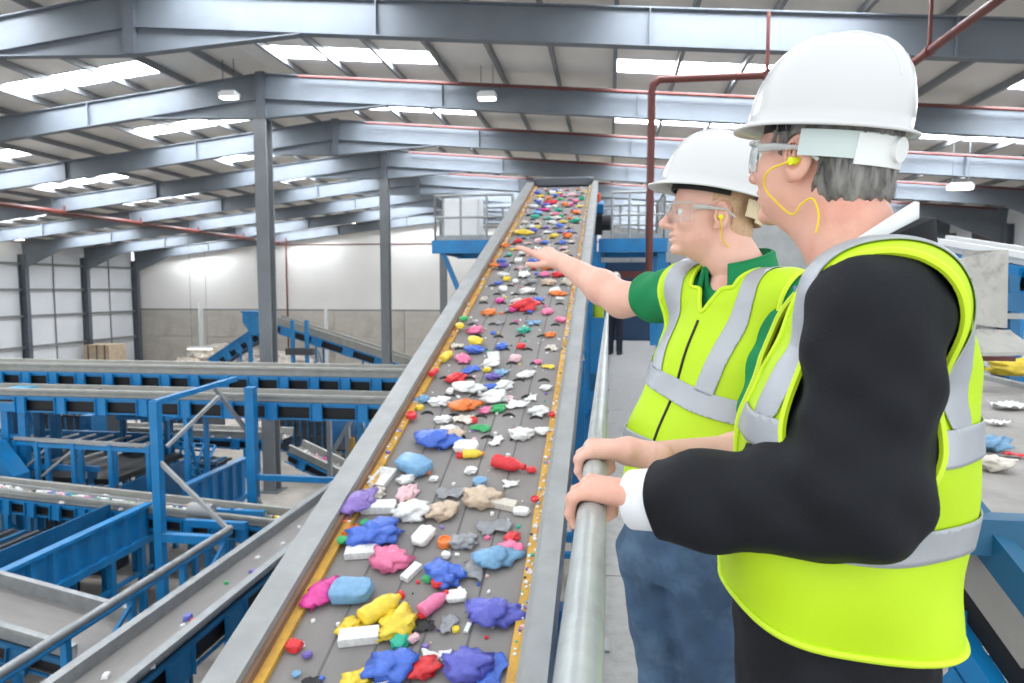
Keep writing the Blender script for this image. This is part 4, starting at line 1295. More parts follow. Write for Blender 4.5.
scatter(fC, 'colourful trickle of scraps on the feeder conveyor', 300, 0.13, 21, 0.1, 0.98, 0.07, 0.2)
scatter(fD, 'pale scraps on the bend conveyor', 90, 0.2, 22)
scatter(fD2, 'pale scraps on the falling conveyor', 60, 0.2, 23)
scatter(fA, 'few stray scraps on the collecting belt', 16, 0.17, 24, 0.2, 0.75, 0.06, 0.16)
# ================================================================== RIGHT-HAND MACHINES
SBELT = mat('sorting_belt_grey', (150, 146, 142), 0.7, 0, 0.12, 4, 0.1, 40, stain=(176, 172, 168), stain_amt=0.6, stain_scale=2)
cR, fR = conveyor('sorting_conveyor', 'waist-high grey sorting belt at the right edge, behind the suited man', (1.8, 2.05, 6.17), (1.8, 7.0, 6.17), 1.6, bracket=1.0, guard=0.03, body=0.3, side_mat=DBLUE, belt_mat=SBELT, legs=(0.1, 0.9), flange=0.05)
pr_ = MB().box(-0.09, -0.02, -0.88, 0.88, -0.09, 0.01).build('end_beam', mat('teal_blue_beam', (20, 92, 128), 0.45, 0, 0.12, 4), cR)
TEAL = mat('teal_blue_beam', (20, 92, 128))
pA, pB = at(962, 506, 1.97), at(1046, 612, 1.72)
dz = lambda p, x, z: (p[0] + x, p[1], p[2] + z)
cR2 = frame_thing('discharge_chute', 'blue-edged discharge chute dropping away below the near end of the sorting belt', 'chute', (pA[0] + 0.3, pA[1], 0), [
    (dz(pA, 0, 0), dz(pB, 0, 0), 0.05, 0.09, 'side_beam', TEAL), (dz(pA, 0.62, 0), dz(pB, 0.62, 0), 0.05, 0.09, 'side_beam', TEAL),
    (dz(pA, 0.31, -0.05), dz(pB, 0.31, -0.05), 0.57, 0.02, 'chute_plate', SBELT),
    (dz(pA, -0.01, -0.12), dz(pB, -0.01, -0.12), 0.03, 0.11, 'skirt_plate', SBELT), (dz(pA, 0.02, -0.24), dz(pB, 0.02, -0.24), 0.03, 0.12, 'lower_panel', BLACK),
    (dz(pA, -0.02, -0.36), dz(pB, -0.02, -0.36), 0.05, 0.08, 'side_beam', BLUE), (dz(pA, 0.0, -0.5), dz(pB, 0.0, -0.5), 0.05, 0.08, 'side_beam', BLUE),
    ((pA[0] + 0.03, pA[1], 0), dz(pA, 0.03, -0.3), 0.06, 0.06, 'leg'), ((pB[0] + 0.03, pB[1], 0), dz(pB, 0.03, -0.3), 0.06, 0.06, 'leg'), ((pA[0] + 0.6, pA[1], 0), dz(pA, 0.6, -0.05), 0.06, 0.06, 'leg'), ((pB[0] + 0.6, pB[1], 0), dz(pB, 0.6, -0.05), 0.06, 0.06, 'leg')])
def rpiece(kind, col, px, py, size, ang, label):
    p = atZ(px, py, 6.172)
    o = piece(kind, col, p, size, math.radians(ang), (np.array([1.0, 0, 0]), np.array([0, 1.0, 0]), np.array([0, 0, 1.0])))
    tag(o, label, 'plastic', 'pieces on the sorting belt')


rpiece('bag', 'yellow', 1014, 376, 0.36, 0, 'yellow plastic bag on the sorting belt beside the grey chute')
rpiece('bag', 'light-blue', 990, 450, 0.14, 20, 'light blue crumpled bag on the sorting belt right of the vest')
rpiece('wrapper', 'white', 1012, 409, 0.22, 5, 'white wrapper on the sorting belt, upper right')
rpiece('bag', 'off-white', 994, 470, 0.13, -10, 'dirty pale bag at the near end of the sorting belt')
rpiece('wrapper', 'red', 1013, 457, 0.08, -15, 'thin red strip on the sorting belt at the right edge')
rpiece('wrapper', 'white', 998, 425, 0.12, 15, 'small white scrap in the middle of the sorting belt')
p = CAM + ray(998, 521) * 1.9
# grey chute plate over the belt
D = 4.4
cpts = [at(940, 262, D), at(1005, 250, D), at(1004, 328, D + 0.05), at(962, 322, D)]
t = thing('steel_chute', 'scuffed grey steel chute plate standing over the sorting belt', 'chute', tuple(at(975, 330, D)))
o0 = at(975, 330, D)
m = MB(); nrm = np.array([-FW[0], -FW[1], 0]); nrm /= np.linalg.norm(nrm)
vs = [np.array(p_) - o0 for p_ in cpts]; vs2 = [v - nrm * 0.02 for v in vs]
m.add(vs + vs2, [(0, 1, 2, 3), (7, 6, 5, 4)] + [(i, i + 4, (i + 1) % 4 + 4, (i + 1) % 4) for i in range(4)])
CHUTE = mat('scuffed_chute_steel', (176, 174, 168), 0.5, 0.15, 0.12, 5, 0.1, 20, stain=(120, 116, 110), stain_amt=0.8, stain_scale=7)
m.build('face_plate', CHUTE, t)
m = MB(); s0 = [at(1005, 250, D), at(1004, 328, D + 0.05)]; bk = [at(1005, 250, D) + np.array([-0.02, 0.5, 0.02]), at(1004, 328, D + 0.05) + np.array([-0.02, 0.5, 0])]
vs = [s0[0] - o0, s0[1] - o0, bk[1] - o0, bk[0] - o0]; vs2 = [v + np.array([0.02, 0, 0]) for v in vs]
m.add(vs + vs2, [(0, 1, 2, 3), (7, 6, 5, 4)] + [(i, i + 4, (i + 1) % 4 + 4, (i + 1) % 4) for i in range(4)]); m.build('side_plate', CHUTE, t)
ap = [at(936, 328, 4.35), at(1010, 330, 4.4), at(1040, 352, 4.1), at(930, 353, 4.1)]
m = MB(); vs = [np.array(p_) - o0 for p_ in ap]; vs2 = [v + np.array([0, 0, -0.02]) for v in vs]
m.add(vs + vs2, [(0, 1, 2, 3), (7, 6, 5, 4)] + [(i, i + 4, (i + 1) % 4 + 4, (i + 1) % 4) for i in range(4)]); m.build('apron', CHUTE, t)
z_ = o0[2]
for q in ap[2:]:
    MB().bar(np.array(q) - o0, (q[0] - o0[0], q[1] - o0[1], 6.2 - z_), 0.04, 0.04, (1, 0, 0)).build('prop', DGREY, t)
MB().box(-0.35, 0.25, 0.0, 0.06, -0.2, -0.17).build('rust_strip', REDP, t)
# conveyor behind the chute
cR3, _ = conveyor('cross_conveyor', 'pale conveyor with blue frame behind the grey chute', at(926, 243, 8.0), at(1075, 268, 6.6), 0.6, bracket=0.7, guard=0.1, body=0.3, guard_mat=WHITEP, legs=(0.1, 0.85))
frame_thing('machine_frame', 'blue machine frame right of the grey chute', 'frame', at(1020, 330, 6.2), [
    (at(1000, 302, 6.0), at(1050, 302, 6.0), 0.1, 0.16, 'beam'), (at(1000, 316, 6.0), at(1050, 316, 6.0), 0.1, 0.05, 'beam', GALVL), (at(1012, 275, 6.0), at(1013, 360, 6.0), 0.08, 0.08, 'post'), (at(1040, 265, 6.0), at(1041, 365, 6.0), 0.1, 0.1, 'post', DBLUE),
    (at(1013, 360, 6.0), (at(1013, 360, 6.0)[0], at(1013, 360, 6.0)[1], 0), 0.08, 0.08, 'post'), (at(1041, 365, 6.0), (at(1041, 365, 6.0)[0], at(1041, 365, 6.0)[1], 0), 0.1, 0.1, 'post', DBLUE)], DBLUE)
# hood machine seen between the two heads
c = at(785, 245, 9.5)
t = thing('extraction_hood', 'grey ducted hood machine seen between the two heads', 'machine', (c[0], c[1], 0))
MB().prism([(-0.9, -0.9), (1.1, -0.9), (1.1, 0.1), (0.5, 0.45), (-0.5, 0.45), (-0.9, 0.1)], (0, 0, c[2]), (1, 0, 0), (0, 0, 1), (0, 1, 0), 1.5).build('hood', GALVL, t)
MB().tube((-1.3, 0.4, c[2] + 0.55), (1.6, 0.4, c[2] + 0.3), 0.14, 12).build('duct', GALVL, t, True)
MB().tube((0.7, -0.1, c[2] - 0.1), (0.7, 0.0, c[2] - 0.1), 0.3, 16).build('fan_cover', DGREY, t, True)
for xx in (-0.8, 1.0):
    MB().box(xx - 0.06, xx + 0.06, 0.05, 0.17, 0, c[2] - 0.9).build('leg', BLUE, t)
MB().box(-0.9, 1.1, 0.0, 1.4, c[2] - 1.0, c[2] - 0.9).build('base_beam', BLUE, t)
# ================================================================== PEOPLE: implicit surfaces meshed with surface nets
def v3(*a):
    return np.array(a, np.float64)


def caps(a, b, ra, rb=None):
    a = np.asarray(a, float); b = np.asarray(b, float); rb = ra if rb is None else rb
    d = b - a; L2 = float(d @ d) + 1e-12

    def f(p):
        q = p - a
        t = np.clip((q @ d) / L2, 0, 1)
        return np.linalg.norm(q - t[:, None] * d, axis=1) - (ra + (rb - ra) * t)
    return f


def ell(c, r, R=None):
    c = np.asarray(c, float); r = np.asarray(r, float)

    def f(p):
        q = p - c
        if R is not None: q = q @ R
        k = np.linalg.norm(q / r, axis=1); k2 = np.linalg.norm(q / (r * r), axis=1) + 1e-9
        return k * (k - 1) / k2
    return f


def chain(pts, rs):
    fs = [caps(pts[i], pts[i + 1], rs[i], rs[i + 1]) for i in range(len(pts) - 1)]
    return lambda p: np.min([f(p) for f in fs], axis=0)


def smin(a, b, k):
    h = np.clip(0.5 + 0.5 * (b - a) / k, 0, 1)
    return b + (a - b) * h - k * h * (1 - h)


def U(k, *fs):
    def f(p):
        d = fs[0](p)
        for g in fs[1:]:
            d = smin(d, g(p), k)
        return d
    return f


def SUB(k, f, *gs):
    def h(p):
        d = f(p)
        for g in gs:
            d = -smin(-d, g(p), k)
        return d
    return h


def section_body(secs, fdir, n=2.4):
    """stack of superellipses: (z, x, y, half width across, half depth); fdir = facing (x, y)"""
    S = np.array(sorted(secs)); fd = np.array(fdir, float); fd /= np.linalg.norm(fd); lf = np.array([-fd[1], fd[0]])
    z0, z1 = S[0, 0], S[-1, 0]

    def f(p):
        z = np.clip(p[:, 2], z0, z1)
        cx_, cy_, a, b = [np.interp(z, S[:, 0], S[:, i]) for i in (1, 2, 3, 4)]
        q = np.stack([p[:, 0] - cx_, p[:, 1] - cy_], 1)
        u = np.abs(q @ lf) / a; v = np.abs(q @ fd) / b
        k = (u ** n + v ** n) ** (1 / n)
        d = (k - 1) * np.minimum(a, b)
        dz = np.maximum(np.maximum(z0 - p[:, 2], p[:, 2] - z1), 0)
        return np.where(dz > 0, np.hypot(np.maximum(d, 0), dz), d)
    return f


def surfnet(f, lo, hi, h):
    lo = np.asarray(lo, float); hi = np.asarray(hi, float)
    n = np.ceil((hi - lo) / h).astype(int) + 1
    gx, gy, gz = [lo[i] + h * np.arange(n[i]) for i in range(3)]
    G = np.empty(tuple(n), np.float64)
    YY, ZZ = np.meshgrid(gy, gz, indexing='ij')
    step = max(1, int(250000 / (n[1] * n[2])))
    for i in range(0, n[0], step):
        xs = gx[i:i + step]
        P = np.stack([np.repeat(xs, n[1] * n[2]), np.tile(YY.ravel(), len(xs)), np.tile(ZZ.ravel(), len(xs))], 1)
        G[i:i + step] = f(P).reshape(len(xs), n[1], n[2])
    S = G < 0
    c = [(a, b, d) for a in (0, 1) for b in (0, 1) for d in (0, 1)]
    sl = lambda A, o: A[o[0]:A.shape[0] - 1 + o[0], o[1]:A.shape[1] - 1 + o[1], o[2]:A.shape[2] - 1 + o[2]]
    cnt = sum(sl(S, o).astype(np.int8) for o in c)
    act = (cnt > 0) & (cnt < 8)
    idx = -np.ones(act.shape, np.int64); I = np.argwhere(act); idx[act] = np.arange(len(I))
    acc = np.zeros((len(I), 3)); num = np.zeros(len(I))
    for o in c:
        for axn in range(3):
            if o[axn]: continue
            o2 = list(o); o2[axn] = 1
            fa = sl(G, o)[act]; fb = sl(G, tuple(o2))[act]
            m = (fa < 0) != (fb < 0)
            t = np.where(m, fa / np.where(fa == fb, 1, fa - fb), 0)
            pos = np.tile(np.array(o, float), (len(I), 1)); pos[:, axn] += t
            acc += pos * m[:, None]; num += m
    V = lo + h * (I + acc / num[:, None])
    F = []
    for axn in range(3):
        b_, d_ = (axn + 1) % 3, (axn + 2) % 3
        A = np.moveaxis(S, (axn, b_, d_), (0, 1, 2)); K = np.moveaxis(idx, (axn, b_, d_), (0, 1, 2))
        s0 = A[:-1, 1:-1, 1:-1]; s1 = A[1:, 1:-1, 1:-1]
        m = s0 != s1
        q = np.stack([K[:, :-1, :-1][m], K[:, 1:, :-1][m], K[:, 1:, 1:][m], K[:, :-1, 1:][m]], 1)
        fl = s0[m]
        q[~fl] = q[~fl][:, ::-1]
        F.append(q)
    return V, np.concatenate(F)


def tris_of(F):
    return np.concatenate([F[:, [0, 1, 2]], F[:, [0, 2, 3]]]) if F.shape[1] == 4 else F


def normals_of(V, T):
    N = np.zeros_like(V)
    n = np.cross(V[T[:, 1]] - V[T[:, 0]], V[T[:, 2]] - V[T[:, 0]])
    for k in range(3):
        np.add.at(N, T[:, k], n)
    return N / (np.linalg.norm(N, axis=1)[:, None] + 1e-12)


def clip(V, T, f):
    """keep the part of a triangle mesh where f > 0, cutting triangles cleanly"""
    s = f > 0
    k = s[T].sum(1)
    out = [T[k == 3]]
    newV = [V]; n0 = len(V); cache = {}; extra = []

    def cut(i, j):
        key = (min(i, j), max(i, j))
        if key not in cache:
            t = f[i] / (f[i] - f[j])
            extra.append(V[i] + (V[j] - V[i]) * t); cache[key] = n0 + len(extra) - 1
        return cache[key]
    add = []
    for tr in T[(k == 1) | (k == 2)]:
        tr = list(tr)
        if s[tr].sum() == 1:
            while not s[tr[0]]: tr = tr[1:] + tr[:1]
            add.append((tr[0], cut(tr[0], tr[1]), cut(tr[0], tr[2])))
        else:
            while s[tr[0]]: tr = tr[1:] + tr[:1]
            a, b = cut(tr[1], tr[0]), cut(tr[2], tr[0])
            add.append((tr[1], tr[2], b)); add.append((tr[1], b, a))
    V2 = np.concatenate([V] + ([np.array(extra)] if extra else []))
    T2 = np.concatenate(out + ([np.array(add)] if add else []))
    used = np.unique(T2); mp = -np.ones(len(V2), int); mp[used] = np.arange(len(used))
    return V2[used], mp[T2]


def mesh_np(name, V, F, m, parent=None, base=None, smooth=True, solid=0.0, offset=-1.0):
    me = bpy.data.meshes.new(name)
    if base is not None: V = V - np.asarray(base)
    me.from_pydata(V.tolist(), [], F.tolist()); me.update()
    if smooth: me.shade_smooth()
    o = link(name, me, m, parent)
    if solid:
        md = o.modifiers.new('thickness', 'SOLIDIFY'); md.thickness = solid; md.offset = offset
    return o


def join_np(*ms):
    V = []; F = []; o = 0
    for v, f in ms:
        f = tris_of(f); V.append(v); F.append(f + o); o += len(v)
    return np.concatenate(V), np.concatenate(F)


RH = np.array([RT[0], RT[1], 0.0]); FH = np.array([FW[0], FW[1], 0.0]); FH /= np.linalg.norm(FH)


def facing(phi):            # facing image-left, turned phi degrees away from the viewer
    a = math.radians(phi)
    return -RH * math.cos(a) + FH * math.sin(a)


def head_matrix(o, phi, pitch=0.0, roll=0.0):
    f = facing(phi); l = np.cross((0, 0, 1.0), f)
    p = math.radians(pitch); f2 = f * math.cos(p) + v3(0, 0, 1) * math.sin(p); u2 = np.cross(f2, l)
    r = math.radians(roll); l3 = l * math.cos(r) + u2 * math.sin(r); u3 = np.cross(f2, l3)
    return np.stack([f2, l3, u3], 1), np.asarray(o, float)


SKIN = mat('skin_fair', (230, 182, 164), 0.5, 0, 0.07, 14, 0.08, 260, sss=0.12, stain=(214, 132, 116), stain_amt=0.35, stain_scale=11)
SKIN2 = mat('skin_ruddy', (222, 170, 150), 0.5, 0, 0.08, 14, 0.08, 260, sss=0.12, stain=(200, 116, 100), stain_amt=0.4, stain_scale=10)
HIVIS = mat('hi_vis_yellow', (186, 222, 8), 0.6, 0, 0.05, 5, 0.12, 500)
TAPE = mat('reflective_tape', (172, 176, 182), 0.4, 0.25, 0.06, 12, 0.08, 300)
EDGE = mat('hi_vis_binding', (206, 236, 40), 0.6, 0, 0.04, 5)
SUIT = mat('black_suit_cloth', (21, 23, 29), 0.7, 0, 0.15, 14, 0.2, 420, spec=0.25)
JEANS = mat('blue_denim', (58, 84, 112), 0.85, 0, 0.25, 9, 0.3, 380, stain=(98, 124, 150), stain_amt=0.6, stain_scale=7)
POLO = mat('green_polo', (0, 128, 74), 0.8, 0, 0.1, 12, 0.25, 500)
SHIRT = mat('white_shirt', (236, 238, 242), 0.75, 0, 0.03, 10, 0.1, 300)
HELMET = mat('white_helmet_shell', (206, 207, 207), 0.28, 0, 0.02, 4, coat=0.3)
HARN = mat('helmet_harness', (196, 208, 206), 0.5, 0, 0.04, 10)
HARNB = mat('helmet_sweatband', (214, 196, 164), 0.7, 0, 0.06, 10)
GREYH = mat('grey_hair', (116, 114, 111), 0.6, 0, 0.6, 60, 0.6, 160, stretch=(1.0, 1.0, 0.22))
BLONDH = mat('cropped_blond_hair', (206, 170, 138), 0.8, 0, 0.12, 120, 0.3, 500)
LENS = mat('clear_lens', (238, 244, 244), 0.05, 0, 0, trans=0.92, spec=0.6, alpha=0.55)
YCORD = mat('yellow_cord', (238, 206, 40), 0.5, 0, 0.04, 20)
YPLUG = mat('yellow_foam_plug', (226, 232, 40), 0.7, 0, 0.05, 20)
EYEW = mat('eye_white', (236, 232, 228), 0.2, 0, 0)
IRIS = mat('iris', (70, 84, 92), 0.2, 0, 0)
LIP = mat('lip', (200, 124, 116), 0.5, 0, 0.05, 20)
BBLACK = mat('black_plastic', (16, 16, 18), 0.4, 0, 0)


def head_sdf(nt, nr=(0.058, 0.066), jowl=0.0, nose=1.0):
    """head-local: x forward, y left, z up, origin between the ears; nt = neck base point (local)"""
    fs = [ell((-0.008, 0, 0.047), (0.098, 0.076, 0.084)), ell((0.03, 0, -0.008), (0.064, 0.062, 0.085)), ell((0.030, 0, -0.056), (0.056, 0.052 + jowl, 0.043))]
    base = U(0.03, *fs)
    fine = U(0.014, base, ell((0.079, 0, -0.088), (0.018, 0.022, 0.015)), ell((0.06, 0.043, -0.018), (0.028, 0.02, 0.024)), ell((0.06, -0.043, -0.018), (0.028, 0.02, 0.024)),
             caps((0.083, -0.03, 0.026), (0.083, 0.03, 0.026), 0.012))
    fine = SUB(0.014, fine, ell((0.103, 0.033, 0.006), (0.016, 0.016, 0.011)), ell((0.103, -0.033, 0.006), (0.016, 0.016, 0.011)))
    ns = U(0.008, caps((0.088, 0, 0.022), (0.108 * 1 + 0.006 * nose, 0, -0.018), 0.008, 0.011), ell((0.113 + 0.004 * nose, 0, -0.024), (0.012, 0.012, 0.011)), ell((0.103, 0.012, -0.029), (0.011, 0.008, 0.008)), ell((0.103, -0.012, -0.029), (0.011, 0.008, 0.008)))
    lips = U(0.006, ell((0.09, 0, -0.050), (0.014, 0.024, 0.0065)), ell((0.088, 0, -0.064), (0.014, 0.021, 0.007)))
    f = U(0.009, fine, ns, lips)
    f = SUB(0.004, f, ell((0.104, 0, -0.057), (0.014, 0.026, 0.0022)), ell((0.104, 0.0, -0.042), (0.008, 0.004, 0.006)))
    nt = np.asarray(nt, float)
    ears = []
    for s in (1, -1):
        a = math.radians(18)
        R = np.array([[math.cos(a), -s * math.sin(a), 0], [s * math.sin(a), math.cos(a), 0], [0, 0, 1.0]])
        e = ell((-0.012, s * 0.080, -0.001), (0.021, 0.0085, 0.036), R)
        e = SUB(0.003, e, ell((-0.008, s * 0.0875, 0.003), (0.0135, 0.0105, 0.0245), R))
        ears.append(U(0.005, e, ell((-0.002, s * 0.0765, -0.03), (0.009, 0.006, 0.01)), ell((0.004, s * 0.077, -0.008), (0.005, 0.005, 0.008))))
    neck = U(0.02, caps((-0.025, 0, -0.035), nt, *nr), caps((0.02, 0, -0.075), nt + (0.025, 0, 0.02), 0.04, 0.052))
    f = U(0.022, f, neck)
    return U(0.005, f, *ears)


def local_mesh(f, lo, hi, h, M, o):
    V, F = surfnet(f, lo, hi, h)
    return V @ M.T + o, F


def helmet(parent, M, o, base, label_h='white safety helmet', tilt=6, shift=(0.0, 0.0, 0.062), band_mat=None, ratchet=True, hs=1.0, ba=98):
    band_mat = band_mat or HARN
    ta = math.radians(tilt); c, s = math.cos(ta), math.sin(ta)
    Rt = np.array([[c, 0, -s], [0, 1, 0], [s, 0, c]])     # nose-up tilt
    W = lambda P: (np.asarray(P) * hs @ Rt.T + np.array(shift)) @ M.T + o - base
    n = 64
    th = np.linspace(0, 2 * math.pi, n, endpoint=False)
    ca, sa = np.cos(th), np.sin(th)
    rim_x = np.where(ca > 0, 0.130, 0.134); rim_y = 0.108
    rings = []
    H = 0.142
    prof = [(0.0, 1.0), (0.12, 0.995), (0.25, 0.975), (0.38, 0.93), (0.5, 0.872), (0.62, 0.79), (0.73, 0.685), (0.83, 0.56), (0.91, 0.41), (0.97, 0.24), (1.0, 0.1)]
    for outer, k, hz in ((True, 1.0, H), (False, 0.965, H - 0.004)):
        rr = []
        for i, (q, zz) in enumerate(prof):
            pass
        for e in np.linspace(math.pi / 2 * 0.97, 0.0, 13):
            rad = math.cos(e) ** 0.72; z = hz * math.sin(e) ** 1.0
            ridge = 0.006 * np.exp(-(sa * 3.2) ** 2) * math.sin(2 * e) if outer else 0
            x = rim_x * rad * ca * k - 0.006 * (z / H); y = rim_y * rad * sa * k
            rr.append(np.stack([x, y, np.full(n, z) + ridge], 1))
        rings.append(rr)
    fl = 0.010 + 0.018 * np.clip(ca, 0, 1) ** 2.2 + 0.004 * np.clip(-ca, 0, 1)
    drop = -0.006 - 0.008 * np.clip(ca, 0, 1) ** 2
    nx, ny = ca, sa * 0.85
    b0 = rings[0][-1]
    f1 = b0 + np.stack([nx * fl * 0.55, ny * fl * 0.55, drop * 0.5], 1)
    f2 = b0 + np.stack([nx * fl, ny * fl, drop], 1)
    f3 = f2 + np.stack([-nx * 0.001, -ny * 0.001, np.full(n, -0.004)], 1)
    f4 = b0 + np.stack([nx * fl * 0.3, ny * fl * 0.3, drop * 0.5 - 0.005], 1)
    seq = rings[0] + [f1, f2, f3, f4] + rings[1][::-1]
    V = np.concatenate(seq); Fq = []
    for i in range(len(seq) - 1):
        for k in range(n):
            Fq.append((i * n + k, (i + 1) * n + k, (i + 1) * n + (k + 1) % n, i * n + (k + 1) % n))
    Fl = [tuple(f) for f in Fq] + [tuple(range(n))] + [tuple(range((len(seq) - 1) * n, len(seq) * n))[::-1]]
    me = bpy.data.meshes.new('helmet'); me.from_pydata(W(V).tolist(), [], Fl); me.update()
    bm = bmesh.new(); bm.from_mesh(me); bmesh.ops.recalc_face_normals(bm, faces=bm.faces); bm.to_mesh(me); bm.free()
    me.shade_smooth()
    hm = link('helmet', me, HELMET, parent); hm['label'] = label_h
    # raised ribs over the crown
    m = MB()
    for yy in (-0.022, 0.022):
        pts = []
        for e in np.linspace(math.radians(150), math.radians(35), 12):
            e2 = e if e < math.pi / 2 else math.pi - e
            sg = 1 if e < math.pi / 2 else -1
            pts.append(W([[sg * 0.129 * math.cos(e2) ** 0.72 - 0.006 * math.sin(e2), yy, H * math.sin(e2) - 0.0015]])[0])
        m.path(pts, 0.0035, 6)
    m.build('crown_rib', HELMET, hm, True)
    # sweatband / harness ring
    def band(a0, a1, z0, z1, rx, ry, mm, nm, n2=28):
        vs = []; fs = []
        for i in range(n2 + 1):
            a = math.radians(a0 + (a1 - a0) * i / n2)
            for (kk, zz) in ((1.0, z0), (1.0, z1), (0.965, z1), (0.965, z0)):
                vs.append((rx * math.cos(a) * kk - 0.006, ry * math.sin(a) * kk, zz))
        for i in range(n2):
            for k in range(4):
                fs.append((i * 4 + k, i * 4 + (k + 1) % 4, i * 4 + 4 + (k + 1) % 4, i * 4 + 4 + k))
        fs += [(0, 1, 2, 3), tuple(n2 * 4 + k for k in (3, 2, 1, 0))]
        me2 = MB().add(W(np.array(vs)), fs)
        return me2.build(nm, mm, hm, True)
    band(-100, 100, -0.016, 0.012, 0.106, 0.084, BBLACK, 'front_headband')
    band(ba, 360 - ba, -0.054, -0.014, 0.119, 0.098, band_mat, 'rear_headband')
    if ratchet:
        m = MB(); m.tube((-0.118, 0, -0.034), (-0.134, 0, -0.034), 0.019, 18)
        m.v = [tuple(p) for p in W(np.array(m.v))]; m.build('ratchet_knob', WHITEP if band_mat is HARN else HARNB, hm, True)
        band(140, 220, -0.062, -0.016, 0.122, 0.1, WHITEP if band_mat is HARN else band_mat, 'nape_strap', 12)
    return hm


def glasses(parent, M, o, base):
    W = lambda P: np.asarray(P) @ M.T + o - base
    vs = []; fs = []; n = 22; rows = 8
    for i in range(n + 1):
        a = math.radians(-72 + 144 * i / n)
        for j in range(rows + 1):
            t = j / rows
            dip = 0.012 * math.exp(-(a / 0.16) ** 2) * (1 - t) * 1.6
            z = -0.022 + 0.048 * t + dip
            rad = 1 - 0.05 * (2 * t - 1) ** 2
            vs.append((0.04 + 0.076 * math.cos(a) * rad, 0.078 * math.sin(a), z))
    for i in range(n):
        for j in range(rows):
            k = i * (rows + 1) + j
            fs.append((k, k + 1, k + rows + 2, k + rows + 1))
    gl = MB().add(W(np.array(vs)), fs).build('safety_glasses', LENS, parent, True)
    md = gl.modifiers.new('thickness', 'SOLIDIFY'); md.thickness = 0.0018
    gl['label'] = 'clear safety glasses'
    m = MB()
    m.path(W([(0.04 + 0.077 * math.cos(math.radians(a)), 0.079 * math.sin(math.radians(a)), 0.027) for a in range(-72, 73, 9)]), 0.0022, 6)
    m.build('brow_bar', mat('clear_frame', (206, 212, 212), 0.2, 0, 0, alpha=0.6), gl, True)
    for s in (1, -1):
        MB().path(W([(0.06, s * 0.075, 0.016), (0.03, s * 0.0805, 0.016), (-0.02, s * 0.083, 0.012), (-0.045, s * 0.08, -0.006)]), [0.007, 0.006, 0.003, 0.003], 8).build('temple_arm', mat('clear_frame', (206, 212, 212)), gl, True)
    return gl


def face_parts(parent, M, o, base, side=(1, -1)):
    W = lambda P: np.asarray(P) @ M.T + o - base
    for s in side:
        m = MB(); prof = [(0.0125 * math.sin(a), -0.0125 * math.cos(a)) for a in np.linspace(0.05, math.pi - 0.05, 12)]
        m.lathe(prof, 14); m.v = [tuple(p) for p in W(np.array(m.v) + v3(0.0795, s * 0.031, 0.006))]
        e = m.build('eye', EYEW, parent, True)
        m = MB(); m.lathe([(0.0055, -0.0005), (0.005, 0.001), (0.001, 0.0016)], 14)
        P = np.array(m.v); P = np.stack([P[:, 2] + 0.0915, P[:, 0] + s * 0.0315, P[:, 1] + 0.006], 1)
        m.v = [tuple(p) for p in W(P)]; m.build('iris', IRIS, e, True)


def ear_plug(parent, M, o, base, cord):
    W = lambda P: np.asarray(P) @ M.T + o - base
    m = MB(); m.tube((-0.01, 0.074, -0.006), (-0.007, 0.092, -0.008), 0.006, 12)
    m.v = [tuple(p) for p in W(np.array(m.v))]
    e = m.build('ear_plug', YPLUG, parent, True)
    pts = np.array(cord)
    # smooth through the points
    k = []
    for i in range(len(pts) - 1):
        p0_, p1_, p2_, p3_ = pts[max(i - 1, 0)], pts[i], pts[i + 1], pts[min(i + 2, len(pts) - 1)]
        for t in np.linspace(0, 1, 8, endpoint=False):
            k.append(0.5 * ((2 * p1_) + (-p0_ + p2_) * t + (2 * p0_ - 5 * p1_ + 4 * p2_ - p3_) * t * t + (-p0_ + 3 * p1_ - 3 * p2_ + p3_) * t ** 3))
    k.append(pts[-1])
    MB().path(W(np.array(k)), 0.0016, 6).build('ear_plug_cord', YCORD, e, True)


